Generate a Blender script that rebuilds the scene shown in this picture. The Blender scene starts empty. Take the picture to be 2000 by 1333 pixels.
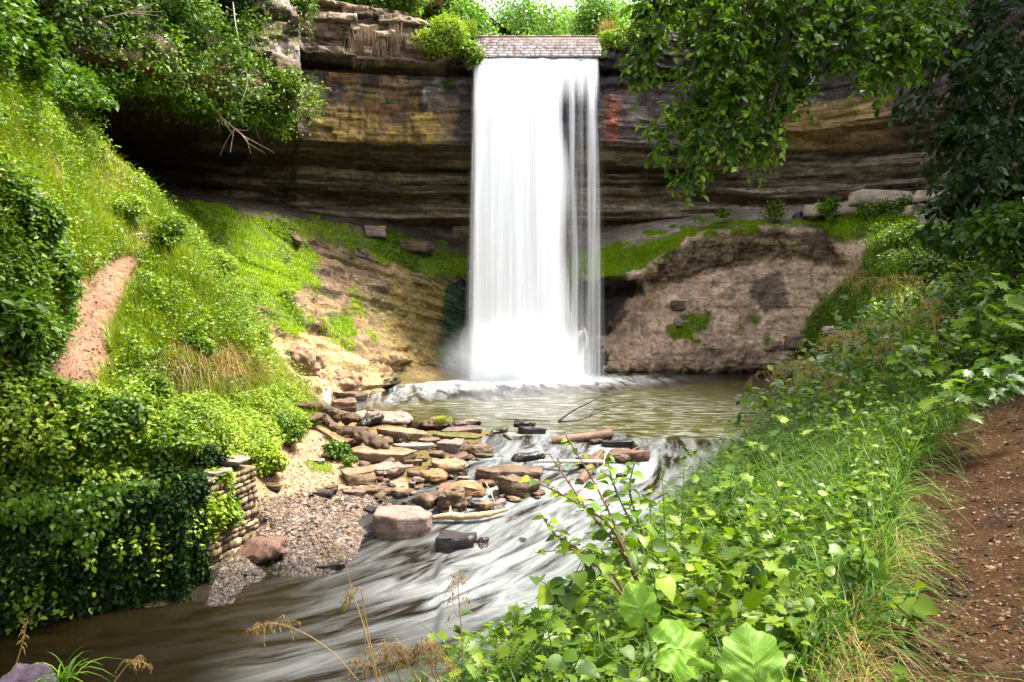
import bpy, bmesh, math, random
import numpy as np
from mathutils import Vector, Matrix, noise as mnoise
R = math.radians
random.seed(7); rng = np.random.default_rng(7)
SC = bpy.context.scene

# ------------------------------------------------------------------ camera, sky, sun, exposure
ZC, F, PITCH = 4.7, 1556.0, math.atan(106.5 / 1556.0)
cd = bpy.data.cameras.new('camera'); cam = bpy.data.objects.new('camera', cd); SC.collection.objects.link(cam)
cam.location = (0, 0, ZC); cam.rotation_euler = (math.pi / 2 - PITCH, 0, 0)
cd.sensor_width = 36; cd.lens = F / 2000 * 36; cd.clip_start = 0.05; cd.clip_end = 2000
SC.camera = cam
SUN_EL, SUN_AZ = R(64), R(84)          # azimuth from +Y (behind the falls) towards +X
W = bpy.data.worlds.new('World'); SC.world = W; W.use_nodes = True
nt = W.node_tree; nt.nodes.clear()
sky = nt.nodes.new('ShaderNodeTexSky'); sky.sky_type = 'NISHITA'; sky.sun_disc = False
sky.sun_elevation = SUN_EL; sky.sun_rotation = SUN_AZ
sky.air_density = 1.0; sky.dust_density = 4.0; sky.ozone_density = 1.0
hs = nt.nodes.new('ShaderNodeHueSaturation'); hs.inputs['Saturation'].default_value = 0.35
bg = nt.nodes.new('ShaderNodeBackground'); bg.inputs['Strength'].default_value = 0.15
wo = nt.nodes.new('ShaderNodeOutputWorld')
nt.links.new(sky.outputs[0], hs.inputs['Color']); nt.links.new(hs.outputs[0], bg.inputs['Color']); nt.links.new(bg.outputs[0], wo.inputs[0])
sl = bpy.data.lights.new('sun', 'SUN'); sl.energy = 2.7; sl.angle = R(16); sl.color = (1.0, 0.93, 0.80)
so = bpy.data.objects.new('sun', sl); SC.collection.objects.link(so)
sdir = Vector((math.sin(SUN_AZ) * math.cos(SUN_EL), math.cos(SUN_AZ) * math.cos(SUN_EL), math.sin(SUN_EL)))
so.rotation_euler = sdir.to_track_quat('Z', 'Y').to_euler(); so.location = (0, 0, 60)
SC.view_settings.view_transform = 'Standard'; SC.view_settings.look = 'None'; SC.view_settings.gamma = 1
SC.view_settings.exposure = 2.25
SC.render.engine = 'CYCLES'
cy = SC.cycles; cy.use_denoising = True; cy.max_bounces = 7; cy.diffuse_bounces = 3; cy.glossy_bounces = 3
cy.transmission_bounces = 4; cy.transparent_max_bounces = 24; cy.caustics_reflective = False; cy.caustics_refractive = False; cy.volume_bounces = 2

# ------------------------------------------------------------------ small maths helpers
CP, SP = math.cos(PITCH), math.sin(PITCH)
def P(px, py, d):
    """world point on the ray of photo pixel (px,py) at horizontal distance d"""
    px, py, d = (np.asarray(q, float) for q in (px, py, d))
    u = (666.5 - py) / F; fy = CP + u * SP
    return np.stack(np.broadcast_arrays((px - 1000) / F / fy * d, d, ZC + (-SP + u * CP) / fy * d), -1)
def PZ(px, py, z):
    px, py, z = (np.asarray(q, float) for q in (px, py, z))
    u = (666.5 - py) / F; fy = CP + u * SP
    return P(px, py, (z - ZC) / ((-SP + u * CP) / fy))
def PIX(p):
    p = np.asarray(p, float); x, y, z = p[..., 0], p[..., 1], p[..., 2] - ZC
    f = np.maximum(y * CP - z * SP, 1e-3); up = y * SP + z * CP
    return 1000 + F * x / f, 666.5 - F * up / f
def sstep(a, b, x):
    t = np.clip((np.asarray(x, float) - a) / (b - a), 0, 1); return t * t * (3 - 2 * t)
def hsh(i, j=0, k=0, s=0):
    n = (np.asarray(i, np.int64) * 73856093) ^ (np.asarray(j, np.int64) * 19349663) ^ (np.asarray(k, np.int64) * 83492791) ^ (s * 2654435761)
    n = (n ^ (n >> 13)) & 0xffffffff
    n = (n * 1274126177) & 0xffffffff
    n = n ^ (n >> 16); n = (n * 668265263) & 0xffffffff; n = n ^ (n >> 15)
    return (n & 0xffffff) / float(0xffffff)
def vn(p, s=0):
    p = np.asarray(p, float); i = np.floor(p).astype(np.int64); f = p - i; f = f * f * (3 - 2 * f)
    r = 0
    for a in (0, 1):
        wa = f[..., 0] if a else 1 - f[..., 0]
        for b in (0, 1):
            wb = f[..., 1] if b else 1 - f[..., 1]
            for c in (0, 1):
                wc = f[..., 2] if c else 1 - f[..., 2]
                r = r + wa * wb * wc * hsh(i[..., 0] + a, i[..., 1] + b, i[..., 2] + c, s)
    return r * 2 - 1
def fbm(p, freq=1.0, oct=4, s=0, gain=.5):
    p = np.asarray(p, float) * np.asarray(freq, float); a = 1.0; r = 0; t = 0
    for o in range(oct):
        r = r + a * vn(p, s + o * 17); t += a; a *= gain; p = p * 2.03 + 3.1
    return r / t
def inpoly(px, py, poly):
    px = np.asarray(px); py = np.asarray(py); c = np.zeros(px.shape, bool); n = len(poly); j = n - 1
    for i in range(n):
        xi, yi = poly[i]; xj, yj = poly[j]
        if yi != yj:
            c ^= ((yi > py) != (yj > py)) & (px < (xj - xi) * (py - yi) / (yj - yi) + xi)
        j = i
    return c
def norm(v): return v / np.maximum(np.linalg.norm(v, axis=-1, keepdims=True), 1e-9)

# ------------------------------------------------------------------ object helpers
def tag(o, label=None, cat=None, group=None, kind=None):
    for k, v in (('label', label), ('category', cat), ('group', group), ('kind', kind)):
        if v: o[k] = v
    return o
def link(o, parent=None):
    SC.collection.objects.link(o)
    if parent is not None: o.parent = parent
    return o
def empty(name, loc, label, cat, group=None):
    o = bpy.data.objects.new(name, None); o.location = loc; o.empty_display_size = .1; link(o)
    return tag(o, label, cat, group)
def make_mesh(name, V, faces, mat, smooth=True, pattr=None):
    """faces: list of int arrays (n,k); pattr: {name: (n,) or (n,3)}"""
    V = np.ascontiguousarray(V, dtype=np.float32); me = bpy.data.meshes.new(name)
    me.vertices.add(len(V)); me.vertices.foreach_set('co', V.ravel())
    faces = [np.asarray(f, np.int32) for f in faces if len(f)]
    li = np.concatenate([f.ravel() for f in faces]); tot = np.concatenate([np.full(len(f), f.shape[1], np.int32) for f in faces])
    me.loops.add(len(li)); me.loops.foreach_set('vertex_index', li)
    st = np.zeros(len(tot), np.int32); st[1:] = np.cumsum(tot)[:-1]
    me.polygons.add(len(tot)); me.polygons.foreach_set('loop_start', st); me.polygons.foreach_set('loop_total', tot)
    me.update(calc_edges=True)
    if smooth: me.polygons.foreach_set('use_smooth', np.ones(len(tot), bool))
    for k, a in (pattr or {}).items():
        a = np.asarray(a, np.float32)
        if a.ndim == 1: at = me.attributes.new(k, 'FLOAT', 'POINT'); at.data.foreach_set('value', a)
        else: at = me.attributes.new(k, 'FLOAT_VECTOR', 'POINT'); at.data.foreach_set('vector', np.ascontiguousarray(a).ravel())
    if mat: me.materials.append(mat)
    return me
def obj(name, me, parent=None):
    return link(bpy.data.objects.new(name, me), parent)
def gridfaces(nr, nc):
    i = np.arange(nr - 1)[:, None] * nc + np.arange(nc - 1)[None, :]; i = i.ravel()
    return np.stack([i, i + 1, i + nc + 1, i + nc], 1)
def gnormals(G):
    du = np.gradient(G, axis=1); dv = np.gradient(G, axis=0); return norm(np.cross(du, dv))
def tubes(paths, radii, n=6):
    """several polylines -> verts, quad faces. radii: per path, scalar pair or list"""
    VV, FF, o = [], [], 0
    for p, r in zip(paths, radii):
        p = np.asarray(p, float); k = len(p)
        r = np.interp(np.linspace(0, 1, k), np.linspace(0, 1, len(r)), r)
        t = norm(np.gradient(p, axis=0)); ref = np.array([0, 0, 1.]) if abs(t[0][2]) < .9 else np.array([1., 0, 0])
        a = norm(np.cross(t, ref)); b = np.cross(t, a); an = np.linspace(0, 2 * np.pi, n, endpoint=False)
        V = p[:, None] + r[:, None, None] * (np.cos(an)[None, :, None] * a[:, None] + np.sin(an)[None, :, None] * b[:, None])
        VV.append(V.reshape(-1, 3)); i = np.arange(k - 1)[:, None] * n; j = np.arange(n)[None, :]; j2 = (j + 1) % n
        FF.append(np.stack([i + j, i + j2, i + n + j2, i + n + j], -1).reshape(-1, 4) + o); o += k * n
    return np.concatenate(VV), np.concatenate(FF)
def smoothpath(pts, n=14):
    pts = np.asarray(pts, float); t = np.linspace(0, 1, len(pts)); tt = np.linspace(0, 1, n); out = np.zeros((n, 3))
    m = np.gradient(pts, axis=0)
    for q, x in enumerate(tt):
        i = min(int(x * (len(pts) - 1)), len(pts) - 2); u = x * (len(pts) - 1) - i
        h00 = 2*u**3-3*u**2+1; h10 = u**3-2*u**2+u; h01 = -2*u**3+3*u**2; h11 = u**3-u**2
        out[q] = h00*pts[i] + h10*m[i] + h01*pts[i+1] + h11*m[i+1]
    return out

# ------------------------------------------------------------------ materials
def nmat(name):
    m = bpy.data.materials.new(name); m.use_nodes = True; n = m.node_tree.nodes; n.clear()
    return m, n, m.node_tree.links
class NB:
    def __init__(s, name): s.m, s.n, s.l = nmat(name)
    def node(s, t, **kw):
        x = s.n.new(t)
        for k, v in kw.items():
            if k.startswith('i_'):
                kk = k[2:]; kk = int(kk) if kk.isdigit() else kk
                if isinstance(v, bpy.types.NodeSocket): s.l.new(v, x.inputs[kk])
                else: x.inputs[kk].default_value = v
            else: setattr(x, k, v)
        return x
    def attr(s, nm): return s.node('ShaderNodeAttribute', attribute_name=nm)
    def noise(s, vec, scale, detail=4, rough=.55, dist=0):
        return s.node('ShaderNodeTexNoise', i_Vector=vec, i_Scale=scale, i_Detail=detail, i_Roughness=rough, i_Distortion=dist).outputs['Fac']
    def ramp(s, fac, stops, interp='LINEAR'):
        r = s.node('ShaderNodeValToRGB', i_Fac=fac); e = r.color_ramp.elements; r.color_ramp.interpolation = interp
        while len(e) < len(stops): e.new(.5)
        for i, (p, c) in enumerate(stops):
            e[i].position = p; e[i].color = (c if len(c) == 4 else (*c, 1)) if hasattr(c, '__len__') else (c, c, c, 1)
        return r.outputs['Color']
    def mul(s, a, b, fac=1.0, mode='MULTIPLY'):
        x = s.node('ShaderNodeMix', data_type='RGBA', blend_type=mode); x.inputs[0].default_value = fac if not isinstance(fac, bpy.types.NodeSocket) else 0
        if isinstance(fac, bpy.types.NodeSocket): s.l.new(fac, x.inputs[0])
        for q, v in ((6, a), (7, b)):
            if isinstance(v, bpy.types.NodeSocket): s.l.new(v, x.inputs[q])
            else: x.inputs[q].default_value = (*v, 1) if len(v) == 3 else v
        return x.outputs[2]
    def math(s, op, a, b=0.0, clamp=False):
        x = s.node('ShaderNodeMath', operation=op, use_clamp=clamp)
        for q, v in ((0, a), (1, b)):
            if isinstance(v, bpy.types.NodeSocket): s.l.new(v, x.inputs[q])
            else: x.inputs[q].default_value = v
        return x.outputs[0]
    def mapping(s, vec, scale):
        return s.node('ShaderNodeMapping', i_Vector=vec, i_Scale=scale).outputs[0]
    def pos(s): return s.node('ShaderNodeNewGeometry').outputs['Position']
    def bump(s, h, strength=.5, dist=.05): return s.node('ShaderNodeBump', i_Height=h, i_Strength=strength, i_Distance=dist).outputs[0]
    def out(s, sh, vol=None):
        o = s.node('ShaderNodeOutputMaterial')
        if sh is not None: s.l.new(sh, o.inputs[0])
        if vol is not None: s.l.new(vol, o.inputs[1])
        return s.m
    def princ(s, col, rough=.8, spec=.3, nrm=None, **kw):
        p = s.node('ShaderNodeBsdfPrincipled')
        for k, v in (('Base Color', col), ('Roughness', rough), ('Specular IOR Level', spec), ('Normal', nrm)) + tuple(kw.items()):
            if v is None: continue
            if isinstance(v, bpy.types.NodeSocket): s.l.new(v, p.inputs[k])
            else: p.inputs[k].default_value = (*v, 1) if hasattr(v, '__len__') and len(v) == 3 else v
        return p.outputs[0]
def leafmat(name, c1, c2, c3=None, trans=.35, rough=.42, spec=.35, patch=.35):
    """c1->c2 by per-leaf random, patchy tint by position"""
    b = NB(name); a = b.attr('rnd').outputs['Fac']
    col = b.ramp(a, [(0, c1), (.55, c2), (1, c3 or c2)])
    n = b.noise(b.pos(), patch, 3); col = b.mul(col, b.ramp(n, [(.3, (.72, .78, .7)), (.7, (1.25, 1.15, 1.0))]))
    d = b.princ(col, rough, spec)
    t = b.node('ShaderNodeBsdfTranslucent', i_Color=b.mul(col, (1.25, 1.35, .55)))
    mx = b.node('ShaderNodeMixShader', i_Fac=trans, i_1=d, i_2=t.outputs[0])
    return b.out(mx.outputs[0])
def plainmat(name, c1, c2, rough=.8, scale=6, bump=.4, spec=.2, bd=.03, stretch=(1, 1, 1), obj_space=True):
    b = NB(name); v = b.node('ShaderNodeTexCoord').outputs['Object'] if obj_space else b.pos(); v = b.mapping(v, stretch)
    n = b.noise(v, scale, 6, .65); n2 = b.noise(v, scale * 6, 3)
    col = b.ramp(n, [(.3, c1), (.7, c2)]); h = b.math('ADD', n, b.math('MULTIPLY', n2, .35))
    return b.out(b.princ(col, rough, spec, b.bump(h, bump, bd)))
def terrmat(name, rough=.85, fs=7, bump=.8, bd=.06, spec=.15, contrast=(.55, 1.4), zs=4):
    """colour from the 'col' attribute (rock and soil colours plus some painted shade) broken up by noise"""
    b = NB(name); c = b.attr('col').outputs['Vector']; wet = b.attr('wet').outputs['Fac']; p = b.pos()
    n1 = b.noise(p, fs, 7, .7); n2 = b.noise(b.mapping(p, (1, 1, zs)), fs * .25, 5, .6); n3 = b.noise(p, fs * 6, 3, .6)
    k = b.math('ADD', b.math('MULTIPLY', n1, .5), b.math('MULTIPLY', n2, .5))
    col = b.mul(c, b.ramp(k, [(.36, (contrast[0],) * 3), (.64, (contrast[1],) * 3)]))
    h = b.math('ADD', n1, b.math('ADD', b.math('MULTIPLY', n2, .8), b.math('MULTIPLY', n3, .25)))
    ro = b.ramp(wet, [(0, rough), (1, .28)])
    return b.out(b.princ(col, ro, spec, b.bump(h, bump, bd)))
def rockmat(name, c1, c2, c3=None, rough=.8, strata=1.0, spec=.25, bump=.7):
    b = NB(name); tc = b.node('ShaderNodeTexCoord').outputs['Object']; p = b.mapping(tc, (1, 1, 1 + 2 * strata))
    n1 = b.noise(p, 3.5, 6, .65); n2 = b.noise(tc, 22, 5, .7); n3 = b.noise(tc, 1.2, 2)
    col = b.ramp(n1, [(.32, c1), (.6, c2), (.75, c3 or c2)]); col = b.mul(col, b.ramp(n2, [(.3, (.6, .6, .6)), (.65, (1.25, 1.22, 1.2))]))
    col = b.mul(col, b.ramp(n3, [(.35, (.8, .75, .7)), (.65, (1.1, 1.1, 1.1))]))
    oz = b.node('ShaderNodeSeparateXYZ', i_0=tc).outputs[2]; wet_shade = b.ramp(b.math('ADD', oz, b.math('MULTIPLY', n1, .12)), [(.10, .28), (.34, 1.)]); col = b.mul(col, wet_shade)  # darker foot: damp, plus the shade of stone fronts put into the colour
    h = b.math('ADD', n1, b.math('MULTIPLY', n2, .5))
    return b.out(b.princ(col, rough, spec, b.bump(h, bump, .03)))
M = {}
M['cliff'] = terrmat('layered_rock', .82, 3.6, 1.0, .24, contrast=(.38, 1.8))
M['slope'] = terrmat('crumbling_rock', .85, 4.5, 1.0, .30, contrast=(.40, 1.6), zs=1.8)
M['soil'] = terrmat('soil', .95, 9, .9, .035, spec=.08)
M['grass'] = leafmat('hill_grass', (.13, .21, .012), (.21, .29, .016), (.33, .34, .04))
M['moss'] = leafmat('moss_grass', (.17, .28, .010), (.28, .42, .012), (.42, .50, .025))
M['dry'] = leafmat('dry_grass', (.20, .12, .045), (.34, .22, .09), (.46, .33, .17), trans=.3, rough=.7)
M['bankgrass'] = leafmat('bank_grass', (.025, .075, .004), (.065, .155, .007), (.17, .27, .02), trans=.25, rough=.5, spec=.3, patch=1.5)
M['herb'] = leafmat('herb_leaves', (.035, .08, .004), (.11, .20, .008), (.24, .33, .025), patch=1.1)
M['yherb'] = leafmat('yellow_green_leaves', (.13, .22, .015), (.22, .32, .025), (.32, .38, .05))
M['vine'] = leafmat('vine_leaves', (.035, .085, .006), (.07, .145, .010), (.13, .22, .02))
M['shade_vine'] = leafmat('shade_vine_leaves', (.005, .014, .003), (.010, .028, .004), (.024, .055, .008), trans=.12, spec=.12, rough=.55)  # dark green leaves blackened further, deep shade put into the colour
M['tree'] = leafmat('tree_leaves', (.03, .085, .004), (.085, .18, .006), (.21, .32, .018), trans=.42)
M['shade_tree'] = leafmat('shaded_tree_leaves', (.008, .028, .004), (.016, .045, .006), (.035, .08, .012), trans=.25)  # darkened copy of the tree leaves, canopy shade put into the colour
M['far'] = leafmat('far_tree_leaves', (.09, .20, .03), (.15, .28, .05), (.24, .36, .08), trans=.45)
M['bark'] = plainmat('bark', (.045, .032, .022), (.12, .09, .065), .9, 5, .8, stretch=(1, 1, .3))
M['twig'] = plainmat('pale_twig', (.18, .13, .1), (.35, .28, .23), .8, 9)
M['greenstem'] = plainmat('green_stem', (.06, .13, .02), (.12, .2, .04), .6, 9, .2)
M['redstem'] = plainmat('reddish_stem', (.12, .07, .05), (.2, .12, .08), .6, 9, .2)
M['root'] = plainmat('roots', (.10, .06, .035), (.24, .16, .1), .9, 9)

# ================================================================== TERRAIN
def C3(*c): return np.array(c, float)
def paint(col, mask, c):
    return col * (1 - mask[..., None]) + np.asarray(c, float) * mask[..., None]
def zone(pts, polys, wob=14, s=5):
    """soft-edged region given as outline(s) in the photo, broken up by noise"""
    px, py = PIX(pts); nx = fbm(pts, .9, 4, s) * wob * 2; ny = fbm(pts, .9, 4, s + 40) * wob * 2
    m = np.zeros(px.shape)
    for dx, dy in ((0, 0), (4, 2), (-4, -2), (2, -5), (-2, 5)):
        k = np.zeros(px.shape, bool)
        for poly in polys: k |= inpoly(px + nx + dx, py + ny + dy, poly)
        m += k / 5.0
    return m
SURF = {}
# ---- 1. the cliff ring
pxs = np.concatenate([np.linspace(-700, -20, 60), np.linspace(-18, 2020, 900), np.linspace(2025, 2700, 50)])
def itp(x, pts): a = np.array(pts, float); return np.interp(x, a[:, 0], a[:, 1])
Dlow = itp(pxs, [(-700, 16), (-400, 22), (0, 29), (200, 32.5), (300, 35), (400, 37.5), (560, 40.5), (700, 42), (930, 42.5), (1170, 42.5), (1300, 43.5), (1500, 43.5), (1600, 42.5), (1750, 40), (2000, 35), (2400, 27), (2700, 20)])
Dlow = np.convolve(np.pad(Dlow, 15, mode='edge'), np.ones(31) / 31, 'valid')
rim = itp(pxs, [(-700, 24), (500, 22), (620, 19.3), (800, 18.8), (870, 17.9), (915, 17.2), (926, 16.32), (1172, 16.32), (1182, 17.3), (1260, 18), (1500, 19.5), (2000, 22), (2700, 24)])
KM = np.array([(4, -5), (8.2, -4.9), (9.5, -4.3), (10.4, -3.3), (11.2, -2.2), (11.9, -.8), (12.1, 0), (13.8, .1), (15.6, 0), (15.72, -.9), (16.0, -.85), (16.15, .3), (17.3, .45), (0, .2), (.1, -3), (.3, -30), (3, -300)], float)
KL = np.array([(4, -6), (8.5, -5.6), (9.6, -5), (10.6, -4), (11.4, -3), (12.6, -1.2), (13.3, .4), (13.0, 2.7), (12.35, 5), (12.5, 5.4), (13.2, 5.5), (14.2, 5.2), (16, 4.2), (20, 1.5), (23, -3), (25, -30), (26, -300)], float)
KR = np.array([(4, -5), (8.2, -4.9), (9.5, -4.3), (10.6, -3.5), (11.6, -2.4), (12.8, -.8), (13.0, 0), (14.2, .2), (15.6, .3), (15.9, .1), (16.2, .4), (17, .6), (18, .4), (0, .2), (.1, -3), (.3, -30), (3, -300)], float)
wl = 1 - sstep(574, 606, pxs); wr = sstep(1300, 1500, pxs)
NV = [6, 14, 16, 16, 16, 10, 26, 30, 8, 6, 8, 20, 24, 10, 10, 8]
ts = np.concatenate([np.linspace(i, i + 1, n, endpoint=False) for i, n in enumerate(NV)] + [[16]])
def kcol(K, relrim):
    z = np.interp(ts, np.arange(17), K[:, 0]); o = np.interp(ts, np.arange(17), K[:, 1]); return z, o
zz = np.zeros((len(ts), len(pxs))); oo = zz.copy()
for c in range(len(pxs)):
    A = KM.copy(); B = KR.copy(); A[13:, 0] += rim[c]; B[13:, 0] += rim[c]; A[:, 0] = np.minimum(A[:, 0], rim[c] + (ts[-1] * 0 + np.r_[np.zeros(13), 0, .1, .3, 3] if rim[c] > 16.4 else 0))
    A[15, 0] = 18.4; A[16, 0] = 20; B[15, 0] = 20; B[16, 0] = 22
    K = (A * (1 - wr[c]) + B * wr[c]) * (1 - wl[c]) + KL * wl[c]
    zz[:, c], oo[:, c] = kcol(K, 0)
# direction of each column fixed in plan: rays fan out from the gorge
X0 = (pxs - 1000) / F; Y = np.maximum(Dlow[None] + -oo, 5); base = np.stack([X0[None] * Dlow[None] * 1.02 + 0 * Y, Dlow[None] + 0 * Y, zz], -1)
t = norm(np.gradient(base[0, :, :2], axis=0)); nrm2 = np.stack([t[:, 1], -t[:, 0]], -1)      # towards the camera
nrm2 *= np.where((nrm2[:, 1] > 0)[:, None], -1, 1); nrm2 = norm(nrm2 * (1, 1)); dirs = norm(.5 * nrm2 + .5 * norm(np.stack([-X0, -np.ones_like(X0)], -1)))
G = base.copy(); G[..., 0] += dirs[None, :, 0] * oo; G[..., 1] += dirs[None, :, 1] * oo
s_arc = np.concatenate([[0], np.cumsum(np.linalg.norm(np.diff(base[0, :, :2], axis=0), axis=1))])[None] + 0 * zz
def blocks(z, s, h, L, seed, warp=.0):
    zi = z / h + fbm(np.stack([s * .12, z * .2, 0 * z], -1), 1, 2, seed) * warp
    i = np.floor(zi); j = np.floor(s / L + hsh(i, 0, 0, seed) * 7 + .25 * vn(np.stack([s * .5, i, 0 * s], -1), seed))
    return hsh(i, j, 3, seed) * 2 - 1, zi - i, hsh(i, 9, 1, seed) * 2 - 1
b1, f1, l1 = blocks(G[..., 2], s_arc, .42, 1.6, 11, 1.0)
b2, f2, l2 = blocks(G[..., 2], s_arc, .22, 6.0, 23, 2.0)
b3, f3, l3 = blocks(G[..., 2], s_arc, .9, 1.1, 31, .7)
inface = (ts < 13)[:, None] * 1.0
up_w = sstep(15.7, 16.1, zz) * inface; mid_w = sstep(12.0, 12.3, zz) * (1 - sstep(15.5, 15.9, zz)) * (1 - wl)[None]; low_w = 1 - sstep(11.8, 12.1, zz)
notfall = 1 - sstep(905, 930, pxs) * (1 - sstep(1172, 1185, pxs)); upb = (b1 * .38 + l1 * .2 + b3 * .16) * up_w
upb = upb + up_w * np.abs(fbm(G, (1.5, 1.5, 3), 4, 41)) * -.35
disp = upb * (.15 + .85 * notfall[None]) + mid_w * (b1 * .10 + b3 * .10 + l2 * .09) + low_w * (b2 * .2 + l2 * .42 + l1 * .14 + b1 * .10)
disp += (wl[None] * (ts > 8)[:, None] * (ts < 13.5)[:, None]) * (b3 * .28 + b1 * .15 + fbm(G, .8, 3, 19) * .5)
disp = disp + fbm(G, (.25, .25, .3), 3, 3) * .55 * inface * (.25 + .75 * notfall[None]) + fbm(G, (1.4, 1.4, 2.2), 5, 9) * .24
disp *= (ts < 14.2)[:, None]
G[..., 0] += dirs[None, :, 0] * disp; G[..., 1] += dirs[None, :, 1] * disp
plw = (ts > 14)[:, None]; G[..., 2] += plw * fbm(G, (.05, .05, 0), 3, 2) * 1.2 * (1 - (sstep(880, 925, pxs) * (1 - sstep(1175, 1220, pxs))))[None] * np.minimum(1, (ts[:, None] - 14))
PX = pxs[None] + 0 * zz
z = G[..., 2]; n1 = fbm(G, (.5, .5, 1.2), 5, 51); n2 = fbm(G, (2.4, 2.4, .22), 5, 61) * 1.4; n3 = fbm(G, (.3, .3, 3.0), 4, 71); nb = fbm(G, 1.6, 4, 81)
col = np.zeros(G.shape) + C3(.10, .078, .05)
streak = sstep(.05, .3, n3); col = paint(col, low_w * streak * .8, (.32, .26, .17)); col = paint(col, low_w * sstep(.1, .5, -n1) * .6, (.04, .032, .024))
col = paint(col, low_w * sstep(10.2, 9.2, z) * sstep(0, .3, n1) * .7, (.22, .17, .10))
_ln = vn(np.stack([s_arc * .07, z * 2.6 + n1 * .5, 0 * z], -1), 77); col = paint(col, low_w * sstep(1380, 1480, PX) * (1 - sstep(1820, 1880, PX)) * sstep(.30, .5, _ln) * .85, (.50, .43, .34)); col = paint(col, low_w * (1 - sstep(1380, 1480, PX)) * sstep(540, 600, PX) * sstep(.35, .55, _ln) * .6, (.40, .33, .23))
crk = np.clip(sstep(.16, .05, f1) + sstep(.84, .95, f1), 0, 1) * sstep(-.3, .2, n1); crk2 = np.clip(sstep(.2, .05, f2), 0, 1)
mid = mid_w
grey = np.zeros(G.shape) + C3(.10, .075, .055)
gm = sstep(-.1, .25, n1); mcol = paint(grey, gm * .6, (.22, .165, .115)); mcol = paint(mcol, sstep(.1, .3, nb) * sstep(14.2, 14.9, z) * (1 - sstep(880, 930, PX)), (.36, .32, .28))
yel = sstep(590, 630, PX + n2 * 30) * (1 - sstep(850, 885, PX + n2 * 30)) * (1 - sstep(13.7 , 14.2, z + n2 * .9))
mcol = paint(mcol, yel * .9 * sstep(-.5, .0, n1 + n2 * .6), (.36, .235, .07)); mcol = paint(mcol, yel * sstep(.0, .3, n2) * .6, (.10, .07, .03))
tan = sstep(500, 530, PX) * (1 - sstep(600, 640, PX)); mcol = paint(mcol, tan * .8, (.26, .19, .14))
drip = sstep(.02, .35, n2 + .5 * (z - 14.2) * .3) * (1 - tan); mcol = paint(mcol, drip * .55, (.035, .03, .028))
mcol = paint(mcol, sstep(650, 700, PX) * (1 - sstep(800, 850, PX)) * sstep(13.8, 14.3, z) * (1 - sstep(14.6, 15, z)) * sstep(-.1, .3, n1 + n2), (.07, .10, .02))
rt = sstep(1100, 1180, PX); mcol = paint(mcol, rt * .75, (.085, .068, .065)); mcol = paint(mcol, rt * sstep(0, .4, nb) * .5, (.15, .13, .13))
mcol = paint(mcol, np.exp(-((PX - 1187 - n2 * 8) / 12) ** 2) * sstep(12, 12.5, z) * (1 - sstep(14.2, 14.8, z)), (.27, .10, .06))
mcol = paint(mcol, sstep(1480, 1540, PX) * (1 - sstep(1680, 1740, PX)) * (1 - sstep(14.2, 14.5, z)) * .9, (.30, .20, .08))
mcol = paint(mcol, sstep(870, 915, PX) * (1 - sstep(1160, 1180, PX)) * .85, (.045, .04, .045))
col = col * (1 - mid[..., None]) + mcol * mid[..., None]
ucol = np.zeros(G.shape) + C3(.15, .10, .065); ucol = paint(ucol, sstep(-.1, .5, b1) * .8, (.36, .27, .18)); ucol = paint(ucol, sstep(.1, .5, -b1 + n1) * .6, (.06, .042, .03)); ucol = paint(ucol, sstep(.0, .35, n1) * .5, (.10, .075, .055))
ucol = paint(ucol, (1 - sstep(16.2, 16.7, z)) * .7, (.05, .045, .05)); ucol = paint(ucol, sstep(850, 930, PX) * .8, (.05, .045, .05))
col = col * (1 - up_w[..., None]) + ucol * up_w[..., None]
lc = np.zeros(G.shape) + C3(.12, .085, .055); lc = paint(lc, sstep(480, 520, PX) * sstep(-.2, .2, n1), (.33, .27, .23)); lm = (ts > 8)[:, None] * wl[None]
lc = paint(lc, ((ts < 10.2) * 1.0)[:, None] * sstep(-.2, .3, nb) * .7, (.20, .11, .05))
col = col * (1 - lm[..., None]) + lc * lm[..., None]
cave = ((ts < 8)[:, None] * (1 - sstep(500, 545, PX))); col = col * (1 - .55 * cave[..., None])  # overhang shadow of the cave multiplied into the rock colour
tp = (ts > 13.3)[:, None] * 1.0; col = col * (1 - tp[..., None]) + C3(.09, .08, .03) * tp[..., None]
_fc = inface * (1 - lm); col = col * (1 - .62 * (crk * _fc * np.maximum(mid_w * .7, up_w)))[..., None] * (1 - .5 * (crk2 * low_w * _fc))[..., None] * (1 + _fc * (.32 * l2 * low_w + .30 * b1 * mid_w + .18 * l1))[..., None]; col = paint(col, mid_w * sstep(.15, .4, fbm(G, (1.2, 1.2, .5), 4, 131)) * (1 - sstep(1000, 1100, PX)) * .5, (.30, .15, .06))
wet = (sstep(820, 920, PX) * (1 - sstep(1180, 1320, PX))) * .9 + .25
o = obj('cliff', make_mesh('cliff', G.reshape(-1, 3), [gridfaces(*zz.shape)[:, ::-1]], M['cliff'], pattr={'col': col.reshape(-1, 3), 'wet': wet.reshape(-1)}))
tag(o, 'undercut layered rock cliff curving round the gorge behind the falls', 'cliff', kind='structure')
SURF['cliff'] = G

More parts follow.
